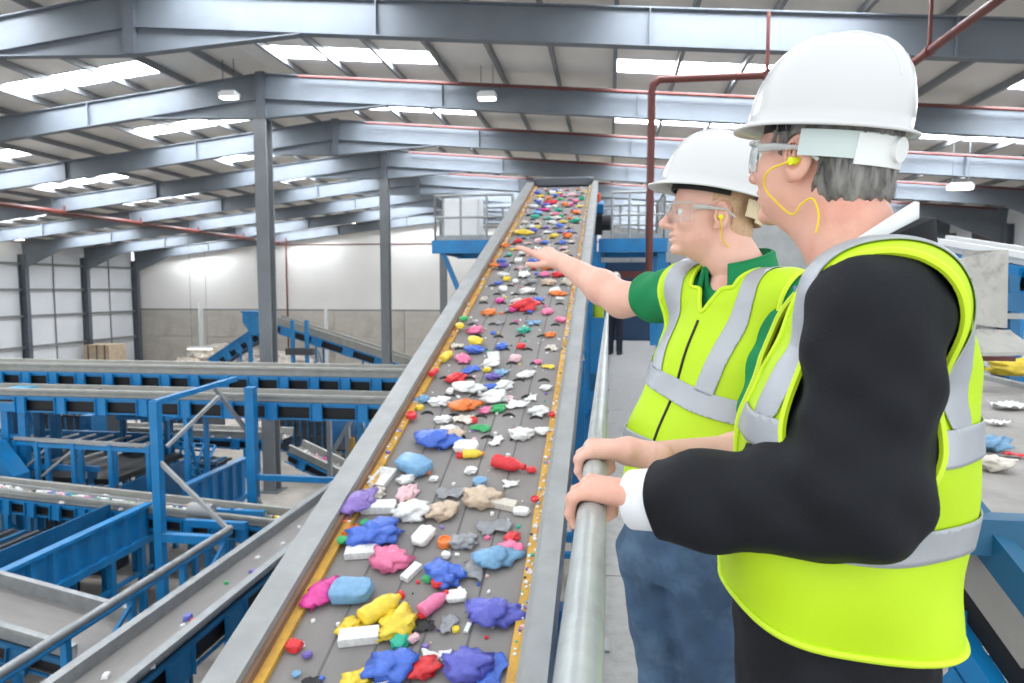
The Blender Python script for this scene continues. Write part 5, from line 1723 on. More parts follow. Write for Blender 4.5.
def hand_sdf_grip(R=0.0215, mir=1):
    """hand lying on a rail along local y (rail centre at origin): x = reach direction, z = up; thumb on the +y*mir side"""
    fr = 0.0082
    fs = []
    # palm / back of hand
    palm = U(0.012, caps((-0.052, -0.018 * mir, R + 0.020), (0.012, -0.028 * mir, R + 0.010), 0.016, 0.013), caps((-0.052, 0.0, R + 0.022), (0.016, -0.007 * mir, R + 0.013), 0.018, 0.0135),
             caps((-0.052, 0.014 * mir, R + 0.020), (0.015, 0.014 * mir, R + 0.0125), 0.017, 0.0135), caps((-0.046, 0.020 * mir, R + 0.014), (0.008, 0.033 * mir, R + 0.010), 0.016, 0.0125))
    wrist = caps((-0.055, 0, R + 0.020), (-0.11, 0, R + 0.022), 0.026, 0.027)
    hand = U(0.016, palm, wrist)
    for (yy, kk, ln) in ((-0.031, 8, 0.86), (-0.0105, 14, 1.0), (0.0105, 15, 1.04), (0.0315, 10, 0.98)):
        rr = R + fr
        pts = []
        for a, ex in ((kk + 10, 0.006), (kk + 66 * ln, 0.004), (kk + 118 * ln, 0.0), (kk + 160 * ln, 0.0)):
            t = math.radians(a)
            pts.append((math.sin(t) * (rr + ex), yy * mir * (1 - 0.0012 * a), math.cos(t) * (rr + ex)))
        fs.append(U(0.004, caps(pts[0], pts[1], fr * 1.12, fr * 1.05), caps(pts[1], pts[2], fr * 1.08, fr * 0.95), caps(pts[2], pts[3], fr * 0.95, fr * 0.78)))
    thumb = U(0.006, caps((-0.04, 0.024 * mir, R + 0.012), (-0.022, 0.046 * mir, R - 0.002), 0.014, 0.0105), caps((-0.022, 0.046 * mir, R - 0.002), (-R - 0.008, 0.058 * mir, -0.012), 0.0105, 0.009), caps((-R - 0.008, 0.058 * mir, -0.012), (-R + 0.004, 0.06 * mir, -0.032), 0.0095, 0.008))
    fing = lambda p: np.min([g(p) for g in fs], axis=0)
    return U(0.006, hand, fing, thumb)


def hand_sdf_point(mir=1):
    """loosely pointing hand: x = finger direction, z = back of hand, thumb on +y*mir; origin at wrist"""
    palm = U(0.012, caps((0.01, -0.012 * mir, 0), (0.082, -0.03 * mir, -0.004), 0.016, 0.0115), caps((0.0, 0, 0), (0.09, -0.008 * mir, 0.002), 0.018, 0.0125), caps((0.01, 0.014 * mir, 0), (0.09, 0.013 * mir, 0.003), 0.018, 0.0125), caps((0.015, 0.018 * mir, -0.003), (0.085, 0.034 * mir, 0.0), 0.016, 0.012))
    wr = caps((-0.06, 0, 0), (0.01, 0, 0), 0.029, 0.026)
    f = U(0.016, palm, wr)
    fing = []
    for (y0, y1, L_, curl, up) in ((-0.031, -0.046, 0.066, 0.9, -0.01), (-0.009, -0.018, 0.08, 0.75, -0.004), (0.013, 0.010, 0.085, 0.55, 0.0), (0.034, 0.048, 0.088, 0.08, 0.008)):
        x, z, a = 0.088, 0.0, -up * 4
        p = [(x, y0 * mir, z)]
        for i, seg in enumerate((0.5, 0.29, 0.21)):
            a += curl * (0.55 if i == 0 else 0.6)
            x += math.cos(a) * L_ * seg; z -= math.sin(a) * L_ * seg
            t = (i + 1) / 3
            p.append((x, (y0 + (y1 - y0) * t) * mir, z))
        fing.append(U(0.004, caps(p[0], p[1], 0.0098, 0.009), caps(p[1], p[2], 0.009, 0.0082), caps(p[2], p[3], 0.0082, 0.0066)))
    th = U(0.006, caps((0.025, 0.022 * mir, -0.008), (0.058, 0.052 * mir, -0.02), 0.014, 0.0105), caps((0.058, 0.052 * mir, -0.02), (0.088, 0.06 * mir, -0.03), 0.0102, 0.0088), caps((0.088, 0.06 * mir, -0.03), (0.108, 0.058 * mir, -0.036), 0.0088, 0.007))
    fm = lambda p: np.min([g(p) for g in fing], axis=0)
    return U(0.005, f, fm, th)


def wave(*terms):
    """sum of directional sines used for cloth folds"""
    def f(p):
        d = 0
        for (k, ph, a) in terms:
            d = d + a * np.sin(p @ np.asarray(k, float) + ph)
        return d
    return f


def bbox(pts, m):
    P = np.array(pts); return P.min(0) - m, P.max(0) + m


from mathutils.bvhtree import BVHTree


def surf_path(V, T, org_dirs, off):
    b = BVHTree.FromPolygons(V.tolist(), T.tolist())
    out = []
    for o_, d_ in org_dirs:
        h = b.ray_cast(Vector(o_), Vector(d_))
        if h[0] is not None: out.append(np.array(h[0]) - np.array(d_) * off)
    return out
# ================================================================== MAN IN THE DARK SUIT (near)
phi = 55
ear = at(797, 172, 1.0)
f_ = facing(phi)
ho = ear + 0.075 * (RH * math.sin(math.radians(phi)) + FH * math.cos(math.radians(phi)))
ho = ho + v3(0, 0, 0.022) - RH * 0.008
M2, O2 = head_matrix(ho, phi, 7, 0)
M2 = M2 * 0.96
FT = facing(22); LT = np.cross((0, 0, 1.0), FT)
nb = CAM + RH * 0.508 + FH * 1.0; nb[2] = 6.835          # neck base
base2 = v3(nb[0], nb[1], 5.35)
per2 = thing('person', 'man in black suit, yellow safety vest and white helmet, hand on the rail', 'person', tuple(base2))
nl = (nb - O2) @ M2 / 0.96 ** 2
Vh, Fh = local_mesh(head_sdf(nl, (0.058, 0.07), 0.004), (-0.17, -0.13, -0.22), (0.16, 0.13, 0.15), 0.0034, M2, O2)

# arm joints
sh = at(874, 308, 0.85)
el = at(858, 499, 0.83)
railp = v3(RAILX, float(atZ(592, 509, ZR)[1]), ZR)
wrist_dir = np.array([-1.0, 0.10, 0.30]); wrist_dir /= np.linalg.norm(wrist_dir)
hx = wrist_dir; hy = v3(0, 1, 0) - hx * hx[1]; hy /= np.linalg.norm(hy); hz = np.cross(hx, hy)
if hz[2] < 0: hz = -hz
MH = np.stack([hx, hy, hz], 1)
Vg, Fg = local_mesh(hand_sdf_grip(0.0215, 1), (-0.15, -0.075, -0.05), (0.07, 0.095, 0.085), 0.0026, MH, railp)
wr = railp + MH @ v3(-0.07, 0, 0.042)
# body under the clothes, one mesh with head and hand
core = U(0.05, section_body([(5.9, nb[0], nb[1], 0.15, 0.10), (6.3, nb[0], nb[1], 0.14, 0.10), (6.7, nb[0], nb[1], 0.16, 0.10)], FT[:2]), caps(nb - (0, 0, 0.12), nb, 0.08, 0.06), caps(nb - v3(0, 0, 0.06) + LT * 0.1, sh, 0.06, 0.05),
         caps(sh, el, 0.05, 0.042), caps(el, wr, 0.042, 0.027))
for s in (1, -1):
    hp = nb + LT * s * 0.09; hp[2] = 6.22
    core = U(0.04, core, caps(hp, v3(hp[0], hp[1], 5.85), 0.08, 0.055), caps(v3(hp[0], hp[1], 5.85), v3(hp[0], hp[1], 5.43), 0.055, 0.04))
lo, hi = bbox([nb + v3(0.25, 0.25, 0), nb - v3(0.25, 0.25, 1.45), sh, el, wr], 0.09)
Vc, Fc = surfnet(core, lo, hi, 0.013)
Vb, Fb = join_np((Vh, Fh), (Vg, Fg), (Vc, Fc))
body2 = mesh_np('body', Vb, Fb, SKIN2, per2, base2)
body2['label'] = 'skin of face, neck and hand'
face_parts(per2, M2, O2, base2)

# hair: grey, round the back and sides below the helmet
hs = U(0.02, ell((-0.014, 0, 0.035), (0.102, 0.083, 0.092)), ell((-0.055, 0, -0.035), (0.06, 0.067, 0.062)))
def hair_f(p):
    d = hs(p)
    x, y, z = p[:, 0], p[:, 1], p[:, 2]
    d = d + 0.0016 * np.sin(x * 420 + y * 330 + z * 60) + 0.0012 * np.sin(x * 700 - z * 150) + 0.002 * np.sin(y * 230 + x * 150)
    front = x - 0.052 + 0.35 * np.abs(z - 0.02)                    # hairline over the temple
    low = -(z + 0.092 + 0.02 * np.clip(np.abs(y) / 0.07, 0, 1)) - 0.0
    nearear = 0.032 - np.sqrt((x + 0.008) ** 2 + ((z + 0.006) * 0.8) ** 2)      # clear of the ear
    nearear = np.where(np.abs(y) > 0.05, nearear, -1)
    below = np.where((x > -0.03) & (z < -0.012), 0.02, -1.0)
    return np.maximum.reduce([d, front, low, nearear, below])
Vx, Fx = local_mesh(hair_f, (-0.15, -0.12, -0.13), (0.11, 0.12, 0.15), 0.003, M2, O2)
o = mesh_np('hair', Vx, Fx, GREYH, per2, base2); o['label'] = 'short grey hair'
helmet(per2, M2, O2, base2, 'white safety helmet', 3, shift=(0.002, 0, 0.053), hs=0.95)
glasses(per2, M2, O2, base2)
ear_plug(per2, M2, O2, base2, [(-0.004, 0.092, -0.009), (0.026, 0.094, -0.022), (0.038, 0.083, -0.045), (0.016, 0.075, -0.07), (-0.012, 0.074, -0.086), (-0.026, 0.076, -0.07), (-0.042, 0.075, -0.062), (-0.055, 0.074, -0.085), (-0.056, 0.076, -0.112)])

# jacket
def sec2(g):
    c = lambda px, py, D: at(px, py, D)
    L_ = []
    for (z, dx, df, a, b) in ((5.98, 0.0, 0.01, 0.19, 0.140), (6.12, 0.0, 0.02, 0.19, 0.136), (6.3, 0.0, 0.022, 0.192, 0.140), (6.45, 0.0, 0.016, 0.196, 0.146), (6.6, 0.0, 0.006, 0.193, 0.138), (6.7, 0.0, -0.004, 0.18, 0.122), (6.76, 0.0, -0.01, 0.15, 0.10), (6.80, 0, -0.012, 0.10, 0.08)):
        p = nb + LT * dx + FT * df
        L_.append((z, p[0], p[1], a + g, b + g))
    return L_
AX = (wr - el) / np.linalg.norm(wr - el)
arm_end = wr - AX * (-0.005)
fold = wave(((70, 20, 45), 0.3, 0.004), ((-50, 40, 80), 1.7, 0.003), ((25, -60, 30), 0.9, 0.004), ((120, 60, -40), 2.1, 0.0016))
sleeve = U(0.03, caps(sh + LT * 0.012 + v3(0, 0, -0.012), el + v3(0, 0, 0.005), 0.08, 0.074), caps(el, el + AX * 0.2, 0.072, 0.063), caps(el + AX * 0.2, wr - AX * 0.03, 0.063, 0.056), caps(nb - v3(0, 0, 0.12) + LT * 0.06 - FT * 0.03, sh - FT * 0.01 - v3(0, 0, 0.012), 0.06, 0.07))
def drape(p):
    # long diagonal pulls from the shoulder and creases across the inner elbow
    q = p - sh
    a = np.sin(q @ np.array([18.0, 6.0, 42.0]) + 2.2 * np.sin(q @ np.array([9.0, 4.0, -14.0])))
    b = np.sin((p - el) @ np.array([34.0, 8.0, -30.0]) + 1.5 * np.sin((p - el) @ np.array([12.0, 9.0, 20.0])) + 0.6)
    ta = np.exp(-(np.linalg.norm(p - (sh + el) / 2, axis=1) / 0.2) ** 2); tb = np.exp(-(np.linalg.norm(p - (el + AX * 0.1), axis=1) / 0.17) ** 2)
    return 0.0035 * a * ta + 0.004 * b * tb


def elbow_fold(p):
    t = np.linalg.norm(p - (el + v3(0, 0, 0.05)), axis=1)
    return np.exp(-(t / 0.16) ** 2) * 0.007 * np.sin((p - el) @ np.array([60.0, 10, 75]) + 1.0)
sh_r = nb - LT * 0.185 + v3(0, 0, -0.07); el_r = sh_r + v3(0, 0, -0.31) - LT * 0.04; wr_r = el_r + v3(0, 0, -0.2) + FT * 0.14
torso2 = section_body(sec2(0.0), FT[:2])
jk = U(0.035, torso2, sleeve, caps(sh_r, el_r, 0.08, 0.066), caps(el_r, wr_r, 0.064, 0.05), caps(nb - v3(0, 0, 0.09) - LT * 0.07, sh_r, 0.07, 0.074))
def jacket_f(p):
    d = jk(p) + fold(p) * 0.35 + elbow_fold(p) * 0.4 + drape(p)
    return d
lo, hi = bbox([nb + v3(0.25, 0.25, 0.03), nb - v3(0.25, 0.25, 0.8), sh, el, wr], 0.1)
lo[2] = 5.99
V, F = surfnet(jacket_f, lo, hi, 0.0075)
T = tris_of(F)
cutp = wr - AX * 0.026
g = -((V - cutp) @ AX)
g = np.where(np.linalg.norm(V - wr, axis=1) < 0.16, g, 1.0)
neckcut = np.linalg.norm((V - (nb + v3(0, 0, 0.02)))[:, :2], axis=1) - 0.062
g = np.minimum(g, np.where(V[:, 2] > 6.78, neckcut, 1.0))
V, T = clip(V, T, g)
o = mesh_np('suit_jacket', V, T, SUIT, per2, base2, solid=0.004); o['label'] = 'black suit jacket'
# jacket collar and shirt collar
def ring(c0, up, rx, ry, fdir, h0, h1, thick, a0, a1, flare, n=40, tiltf=0.0):
    """band standing round the neck; open between a1 and a0 (degrees, 0 = facing)"""
    lf = np.cross((0, 0, 1.0), fdir); vs = []; fs = []
    for i in range(n + 1):
        a = math.radians(a0 + (a1 - a0) * i / n)
        dr = fdir * math.cos(a) * rx + lf * math.sin(a) * ry
        un = dr / np.linalg.norm(dr)
        sl = -tiltf * (0.5 + 0.5 * math.cos(a))
        for (k, zz) in ((0, h0), (flare, h1), (flare + thick, h1 - 0.002), (thick * 1.4, h0)):
            vs.append(c0 + dr + un * k + v3(0, 0, zz + sl))
    for i in range(n):
        for k in range(4):
            fs.append((i * 4 + k, i * 4 + (k + 1) % 4, i * 4 + 4 + (k + 1) % 4, i * 4 + 4 + k))
    fs += [(0, 1, 2, 3), tuple(n * 4 + k for k in (3, 2, 1, 0))]
    return vs, fs
cc = nb + FT * 0.0
vs, fs = ring(cc - base2, None, 0.066, 0.07, FT, -0.09, 0.088, 0.006, 22, 338, -0.002, tiltf=0.09)
MB().add(vs, fs).build('shirt_collar', SHIRT, per2, True)
vs, fs = ring(cc - base2, None, 0.085, 0.086, FT, -0.11, 0.066, 0.016, 40, 320, -0.01, tiltf=0.085)
MB().add(vs, fs).build('jacket_collar', SUIT, per2, True)
# tie
tp = nb + FT * 0.078 + v3(0, 0, -0.05)
m = MB(); m.prism([(-0.018, 0.02), (0.018, 0.02), (0.012, -0.03), (0.03, -0.25), (0, -0.29), (-0.03, -0.25), (-0.012, -0.03)], tp - base2, LT, v3(0, 0, 1) * 0.97 + FT * 0.22, FT, 0.008)
m.build('neck_tie', mat('blue_check_tie', (120, 140, 190), 0.6, 0, 0.35, 60), per2)
# shirt cuff and sleeve buttons
c0 = wr - AX * 0.05; c1 = wr + AX * 0.02
m = MB(); m.path([c0 - base2, (c0 + c1) / 2 - base2, c1 - base2], [0.046, 0.0455, 0.044], 24)
o = m.build('shirt_cuff', SHIRT, per2, True)
vdn = np.cross(AX, np.cross(v3(0, 0, -1), AX)); vdn /= np.linalg.norm(vdn)
vcam = -FH - AX * (-FH @ AX); vcam /= np.linalg.norm(vcam)
for i in range(3):
    q = wr - AX * (0.05 + 0.017 * i) + (vdn * 0.86 + vcam * 0.5) / np.linalg.norm(vdn * 0.86 + vcam * 0.5) * 0.0575
    d_ = (vdn * 0.86 + vcam * 0.5) / np.linalg.norm(vdn * 0.86 + vcam * 0.5)
    MB().tube(q - base2, q + d_ * 0.004 - base2, 0.0065, 12).build('sleeve_button', mat('horn_button', (60, 58, 58), 0.3, 0, 0.1, 30), per2, True)

# trousers
tr = section_body([(5.86, nb[0], nb[1], 0.17, 0.11), (6.05, nb[0], nb[1], 0.185, 0.135), (6.2, nb[0], nb[1], 0.18, 0.13)], FT[:2])
for s in (1, -1):
    hp = nb + LT * s * 0.092; hp[2] = 6.0
    kn = v3(hp[0], hp[1], 5.83) + FT * 0.02; an = v3(hp[0], hp[1], 5.40)
    tr = U(0.02, tr, caps(hp, kn, 0.10, 0.078), caps(kn, an, 0.078, 0.062))
lo, hi = bbox([nb + v3(0.2, 0.2, 0), nb - v3(0.2, 0.2, 0)], 0.1); lo[2] = 5.375; hi[2] = 6.3
V, F = surfnet(lambda p: tr(p) + 0.5 * fold(p), lo, hi, 0.012)
mesh_np('trousers', V, F, SUIT, per2, base2)
for s in (1, -1):
    hp = nb + LT * s * 0.092
    V, F = surfnet(U(0.03, caps(v3(hp[0], hp[1], 5.395) - FT * 0.06, v3(hp[0], hp[1], 5.39) + FT * 0.15, 0.042, 0.036), ell(v3(hp[0], hp[1], 5.43), (0.05, 0.05, 0.05))), v3(hp[0] - .25, hp[1] - .25, 5.352), v3(hp[0] + .25, hp[1] + .25, 5.5), 0.01)
    mesh_np('shoe', V, F, mat('black_leather', (14, 14, 16), 0.3, 0, 0.1, 20), per2, base2)

def components(V, T, least=40):
    par = np.arange(len(V))
    while True:
        mn = np.minimum.reduce([par[T[:, 0]], par[T[:, 1]], par[T[:, 2]]]); old = par.copy()
        for k in range(3): np.minimum.at(par, T[:, k], mn)
        par = par[par]
        if (par == old).all(): break
    lab = par[T[:, 0]]
    out = []
    for l_ in np.unique(lab):
        t = T[lab == l_]
        if len(t) < least: continue
        us = np.unique(t); mp = -np.ones(len(V), int); mp[us] = np.arange(len(us))
        out.append((V[us], mp[t]))
    return out


# hi-vis vest over the jacket
def vest(name, person, base, torso_g, shoulders, nbp, FTd, LTd, arms, hem, bands, verts, lo, hi, folds, neckv, h=0.0075, neck_r=0.085, neck_z=-0.14):
    ft = torso_g
    def f(p):
        d = ft(p)
        for (a, b, r0, r1) in shoulders:
            d = smin(d, caps(a, b, r0, r1)(p), 0.04)
        return d + folds(p)
    V, F = surfnet(f, lo, hi, h); T = tris_of(F)
    q = V - nbp
    u = q @ LTd; w_ = q @ FTd; z = q[:, 2]
    g = V[:, 2] - hem(u, w_)
    for (a, b, r0, r1) in arms:
        g = np.minimum(g, caps(a, b, r0, r1)(V))
    # neck opening: V in front, round behind
    vee = neck_r + 0.0 * z
    nk = np.hypot(u, np.where(w_ > 0, w_ * 0.55, w_)) - neck_r
    g = np.minimum(g, np.where(z > neck_z, nk, 1.0))
    front = np.where((w_ > 0), np.abs(u) - neckv(z), 1.0)
    g = np.minimum(g, front)
    V, T = clip(V, T, g)
    o = mesh_np(name, V, T, HIVIS, person, base, solid=0.005, offset=-1)
    o['label'] = 'fluorescent yellow safety vest'
    N = normals_of(V, T)
    q = V - nbp; u = q @ LTd; w_ = q @ FTd; zz = V[:, 2]
    for (fn) in bands:
        gg = fn(u, w_, zz)
        if (gg > 0).sum() < 4: continue
        V2, T2 = clip(V + N * 0.0022, T, gg)
        for V3, T3 in components(V2, T2):
            mesh_np('reflective_band', V3, T3, TAPE, o, base, solid=0.002, offset=1)
    # binding along free edges
    import collections
    cnt = collections.Counter()
    for t_ in T:
        for a_, b_ in ((t_[0], t_[1]), (t_[1], t_[2]), (t_[2], t_[0])):
            cnt[(min(a_, b_), max(a_, b_))] += 1
    edge = [e for e, c_ in cnt.items() if c_ == 1]
    nxt = collections.defaultdict(list)
    for a_, b_ in edge: nxt[a_].append(b_); nxt[b_].append(a_)
    seenv = set()
    m = MB()
    for st in list(nxt):
        if st in seenv: continue
        loop = [st]; seenv.add(st); cur = st
        while True:
            nx_ = [k for k in nxt[cur] if k not in seenv]
            if not nx_: break
            cur = nx_[0]; seenv.add(cur); loop.append(cur)
        if len(loop) > 30:
            P = V[loop]
            K = np.ones(7) / 7
            P = np.stack([np.convolve(np.pad(P[:, i], 3, mode='wrap'), K, 'valid') for i in range(3)], 1)[::3]
            P = np.vstack([P, P[:1]])
            MB().path([p - base for p in P], 0.0055, 6).build('binding', EDGE, o, True)
    return o, V, T


FT2, LT2 = FT.copy(), LT.copy()
vfold = wave(((14, 10, 30), 0.5, 0.004), ((-30, 18, 22), 1.1, 0.003), ((22, 34, -8), 2.0, 0.003))
hem2 = lambda u, w_: 6.345 + 0.01 * w_ / 0.15
lo, hi = bbox([nb + v3(0.26, 0.26, 0.0), nb - v3(0.26, 0.26, 0.0)], 0.06); lo[2] = 6.2; hi[2] = 6.93
def vt2(p):
    return section_body(sec2(0.014), FT[:2])(p)
bands2 = [lambda u, w_, z: 0.022 - np.abs(z - (6.489 + 0.0 * w_)), lambda u, w_, z: 0.021 - np.abs(z - (6.61 + 0.0 * w_)),
          lambda u, w_, z: np.minimum(np.minimum(0.022 - np.abs(np.abs(u) - 0.15 + 0.0 * z), z - 6.631), np.where(w_ < 0.3, 1, -1))]
vest('safety_vest', per2, base2, vt2, [(nb - v3(0, 0, 0.118) + LT * 0.05 - FT * 0.03, sh + v3(0, 0, -0.004) - LT * 0.025 - FT * 0.012, 0.086, 0.094), (nb - v3(0, 0, 0.085) - LT * 0.06, sh_r + LT * 0.03, 0.085, 0.09)], nb, FT, LT,
     [(sh + LT * 0.075 + v3(0, 0, -0.025), sh + LT * 0.07 + v3(0, 0, -0.15) + FT * 0.015, 0.102, 0.1), (sh_r - LT * 0.06, sh_r - LT * 0.06 - v3(0, 0, 0.13), 0.098, 0.092)], hem2, bands2, None, lo, hi, vfold,
     lambda z: np.clip(0.012 + (z + 0.30) * 0.30, 0.004, 0.2), neck_r=0.1)
# ================================================================== FAR WORKER ON THE WALKWAY
fb = v3(0.14, 15.2, 5.35)
per3 = thing('person', 'far worker in dark clothes standing on the walkway under the gantry', 'person', tuple(fb))
F3 = v3(0.3, 1, 0); F3 /= np.linalg.norm(F3); L3 = np.cross((0, 0, 1.0), F3)
def jt(u, w_, z): return fb + L3 * u + F3 * w_ + v3(0, 0, z)
bd = U(0.04, ell(jt(0, 0, 1.63), (0.075, 0.095, 0.115)), caps(jt(0, 0, 1.4), jt(0, 0, 1.55), 0.055), section_body([(fb[2] + z, fb[0], fb[1], a, b) for z, a, b in ((0.9, 0.15, 0.1), (1.15, 0.14, 0.1), (1.4, 0.17, 0.11))], F3[:2]))
for s in (1, -1):
    bd = U(0.03, bd, caps(jt(s * 0.18, 0, 1.4), jt(s * 0.22, 0.02, 1.12), 0.045, 0.04), caps(jt(s * 0.22, 0.02, 1.12), jt(s * 0.2, 0.16, 0.95), 0.038, 0.028), caps(jt(s * 0.2, 0.16, 0.95), jt(s * 0.19, 0.22, 0.88), 0.03, 0.02), caps(jt(s * 0.09, 0, 0.9), jt(s * 0.1, 0, 0.08), 0.07, 0.04))
lo, hi = bbox([jt(0.25, 0.25, 0.05), jt(-0.25, -0.2, 1.72)], 0.09)
V, F = surfnet(bd, lo, hi, 0.016); mesh_np('body', V, F, SKIN2, per3, fb)
jk3 = section_body([(fb[2] + z, fb[0], fb[1], a, b) for z, a, b in ((0.82, 0.18, 0.13), (1.15, 0.17, 0.125), (1.4, 0.19, 0.13), (1.47, 0.1, 0.08))], F3[:2])
for s in (1, -1):
    jk3 = U(0.03, jk3, caps(jt(s * 0.18, 0, 1.4), jt(s * 0.22, 0.02, 1.12), 0.065, 0.058), caps(jt(s * 0.22, 0.02, 1.12), jt(s * 0.2, 0.15, 0.96), 0.055, 0.045))
V, F = surfnet(jk3, lo, hi, 0.016); mesh_np('jacket', V, F, mat('dark_work_jacket', (38, 44, 54), 0.8, 0, 0.1, 10), per3, fb)
tr3 = None
for s in (1, -1):
    c = U(0.03, caps(jt(s * 0.08, 0, 0.88), jt(s * 0.1, 0.02, 0.48), 0.1, 0.078), caps(jt(s * 0.1, 0.02, 0.48), jt(s * 0.1, 0, 0.1), 0.078, 0.068))
    tr3 = c if tr3 is None else U(0.02, tr3, c)
V, F = surfnet(tr3, lo, hi, 0.016); mesh_np('trousers', V, F, mat('navy_trousers', (26, 32, 48), 0.85, 0, 0.1, 10), per3, fb)
for s in (1, -1):
    V, F = surfnet(caps(jt(s * 0.1, -0.05, 0.045), jt(s * 0.1, 0.16, 0.04), 0.045, 0.038), bbox([jt(s * 0.1, 0, 0.05)], 0.28)[0], bbox([jt(s * 0.1, 0, 0.05)], 0.28)[1], 0.015)
    mesh_np('shoe', V, F, BBLACK, per3, fb)
helmet(per3, np.stack([F3, L3, v3(0, 0, 1)], 1), jt(0, 0, 1.62), fb, 'white safety helmet', 4)
# ================================================================== MAN IN THE GREEN POLO (farther, pointing)
phi = 4
ear = at(717, 214, 1.66)
ho = ear + 0.075 * (RH * math.sin(math.radians(phi)) + FH * math.cos(math.radians(phi)))
M1, O1 = head_matrix(ho, phi, 3, 0)
M1 = M1 * 0.97
FT = facing(-30); LT = np.cross((0, 0, 1.0), FT)
nb = at(738, 268, 1.735)
base1 = v3(nb[0], nb[1], 5.35)
per1 = thing('person', 'man in green polo, yellow safety vest and white helmet pointing at the belt', 'person', tuple(base1))
nl = (nb - O1) @ M1 / 0.97 ** 2
Vh, Fh = local_mesh(head_sdf(nl, (0.06, 0.068), 0.003, 1.6), (-0.17, -0.13, -0.22), (0.16, 0.13, 0.15), 0.0036, M1, O1)
shl = at(796, 305, 1.58); ell_ = at(764, 459, 1.47)
shr = at(688, 294, 1.86); elr = at(622, 300, 2.08); wrr = at(562, 262, 2.26)
rail1 = v3(RAILX, float(atZ(600, 466, ZR)[1]), ZR)
hx = np.array([-1.0, 0.04, 0.2]); hx /= np.linalg.norm(hx); hy = v3(0, 1, 0) - hx * hx[1]; hy /= np.linalg.norm(hy); hz = np.cross(hx, hy); hz = hz if hz[2] > 0 else -hz
MH = np.stack([hx, hy, hz], 1)
Vg, Fg = local_mesh(hand_sdf_grip(0.0215, 1), (-0.15, -0.075, -0.05), (0.07, 0.095, 0.085), 0.0027, MH, rail1)
wrl = rail1 + MH @ v3(-0.10, 0, 0.042)
# near forearm joined to the hand
AXl = (wrl - ell_) / np.linalg.norm(wrl - ell_)
arm = U(0.03, caps(shl, ell_, 0.052, 0.044), caps(ell_, ell_ + AXl * 0.09, 0.046, 0.05), caps(ell_ + AXl * 0.09, wrl, 0.05, 0.0285))
lo, hi = bbox([shl, ell_, wrl], 0.065)
Va, Fa = surfnet(arm, lo, hi, 0.006)
# pointing arm with hand
tipd = at(519, 238, 2.40) - wrr; tipd /= np.linalg.norm(tipd)
backd = v3(0, 0, 1) * 0.9 - FH * 0.45
backd -= tipd * (backd @ tipd); backd /= np.linalg.norm(backd)
yy_ = np.cross(backd, tipd)
MP = np.stack([tipd, yy_, backd], 1)
Vp, Fp = local_mesh(hand_sdf_point(1), (-0.08, -0.075, -0.11), (0.2, 0.085, 0.06), 0.0029, MP, wrr)
AXr = (wrr - elr) / np.linalg.norm(wrr - elr)
armr = U(0.03, caps(shr, elr, 0.056, 0.05), caps(elr, elr + AXr * 0.09, 0.05, 0.05), caps(elr + AXr * 0.09, wrr, 0.05, 0.029))
lo, hi = bbox([shr, elr, wrr], 0.07)
Vr, Fr = surfnet(armr, lo, hi, 0.006)
wc = at(692, 440, 1.70)            # waist centre
hc = at(684, 545, 1.70)            # hip centre
def secs1(g):
    top = nb
    rows = []
    for (t, a, b, lift) in ((0.0, 0.09, 0.075, 0.0), (0.06, 0.15, 0.10, 0), (0.14, 0.18, 0.118, 0), (0.28, 0.186, 0.128, 0), (0.45, 0.178, 0.122, 0), (0.62, 0.166, 0.118, 0), (0.8, 0.17, 0.122, 0), (1.0, 0.172, 0.122, 0)):
        zt_ = (nb[2] - 0.045) * (1 - t) + (hc[2] + 0.0) * t
        k = t
        c = nb * (1 - k) + wc * k if k < 0.62 else None
        c = np.array([np.interp(k, (0, 0.2, 0.62, 1), [q[i] for q in (nb + FT * -0.01, nb + FT * 0.005, wc, hc)]) for i in (0, 1)])
        rows.append((zt_, c[0], c[1], a + g, b + g))
    return rows
core = U(0.05, section_body(secs1(-0.03), FT[:2]), caps(nb - v3(0, 0, 0.1), nb, 0.08, 0.06))
LEG = []
for s, (hpx, kpx, D1, D2) in ((1, ((706, 555), (716, 684), 1.62, 1.70)), (-1, ((655, 550), (668, 676), 1.76, 1.80))):
    h_ = at(hpx[0], hpx[1], D1); k_ = at(kpx[0], kpx[1], D2)
    a_ = v3(k_[0] + 0.03, k_[1] + 0.02, 5.44)
    LEG.append((h_, k_, a_))
    core = U(0.04, core, caps(h_, k_, 0.075, 0.055), caps(k_, a_, 0.055, 0.04))
lo, hi = bbox([nb + v3(.2, .2, 0), nb - v3(.2, .2, 0), hc + v3(.2, .2, 0), hc - v3(.2, .2, 0)] + [q for L_ in LEG for q in L_], 0.08)
Vc, Fc = surfnet(core, lo, hi, 0.013)
Vb, Fb = join_np((Vh, Fh), (Vg, Fg), (Va, Fa), (Vp, Fp), (Vr, Fr), (Vc, Fc))
b1 = mesh_np('body', Vb, Fb, SKIN, per1, base1); b1['label'] = 'skin of face, neck, arms and hands'
face_parts(per1, M1, O1, base1)
hs1 = U(0.02, ell((-0.010, 0, 0.042), (0.1, 0.0785, 0.088)), ell((-0.055, 0, -0.03), (0.056, 0.062, 0.055)))
def hair1(p):
    x, y, z = p[:, 0], p[:, 1], p[:, 2]
    near = np.where(np.abs(y) > 0.05, 0.034 - np.sqrt((x + 0.008) ** 2 + ((z + 0.004) * 0.8) ** 2), -1)
    return np.maximum.reduce([hs1(p), x - 0.02 + 0.3 * np.abs(z - 0.02), -(z + 0.055), near, np.where((x > -0.03) & (z < -0.01), 0.02, -1.0)])
Vx, Fx = local_mesh(hair1, (-0.15, -0.12, -0.1), (0.11, 0.12, 0.15), 0.0035, M1, O1)
o = mesh_np('hair', Vx, Fx, BLONDH, per1, base1); o['label'] = 'close-cropped fair hair'
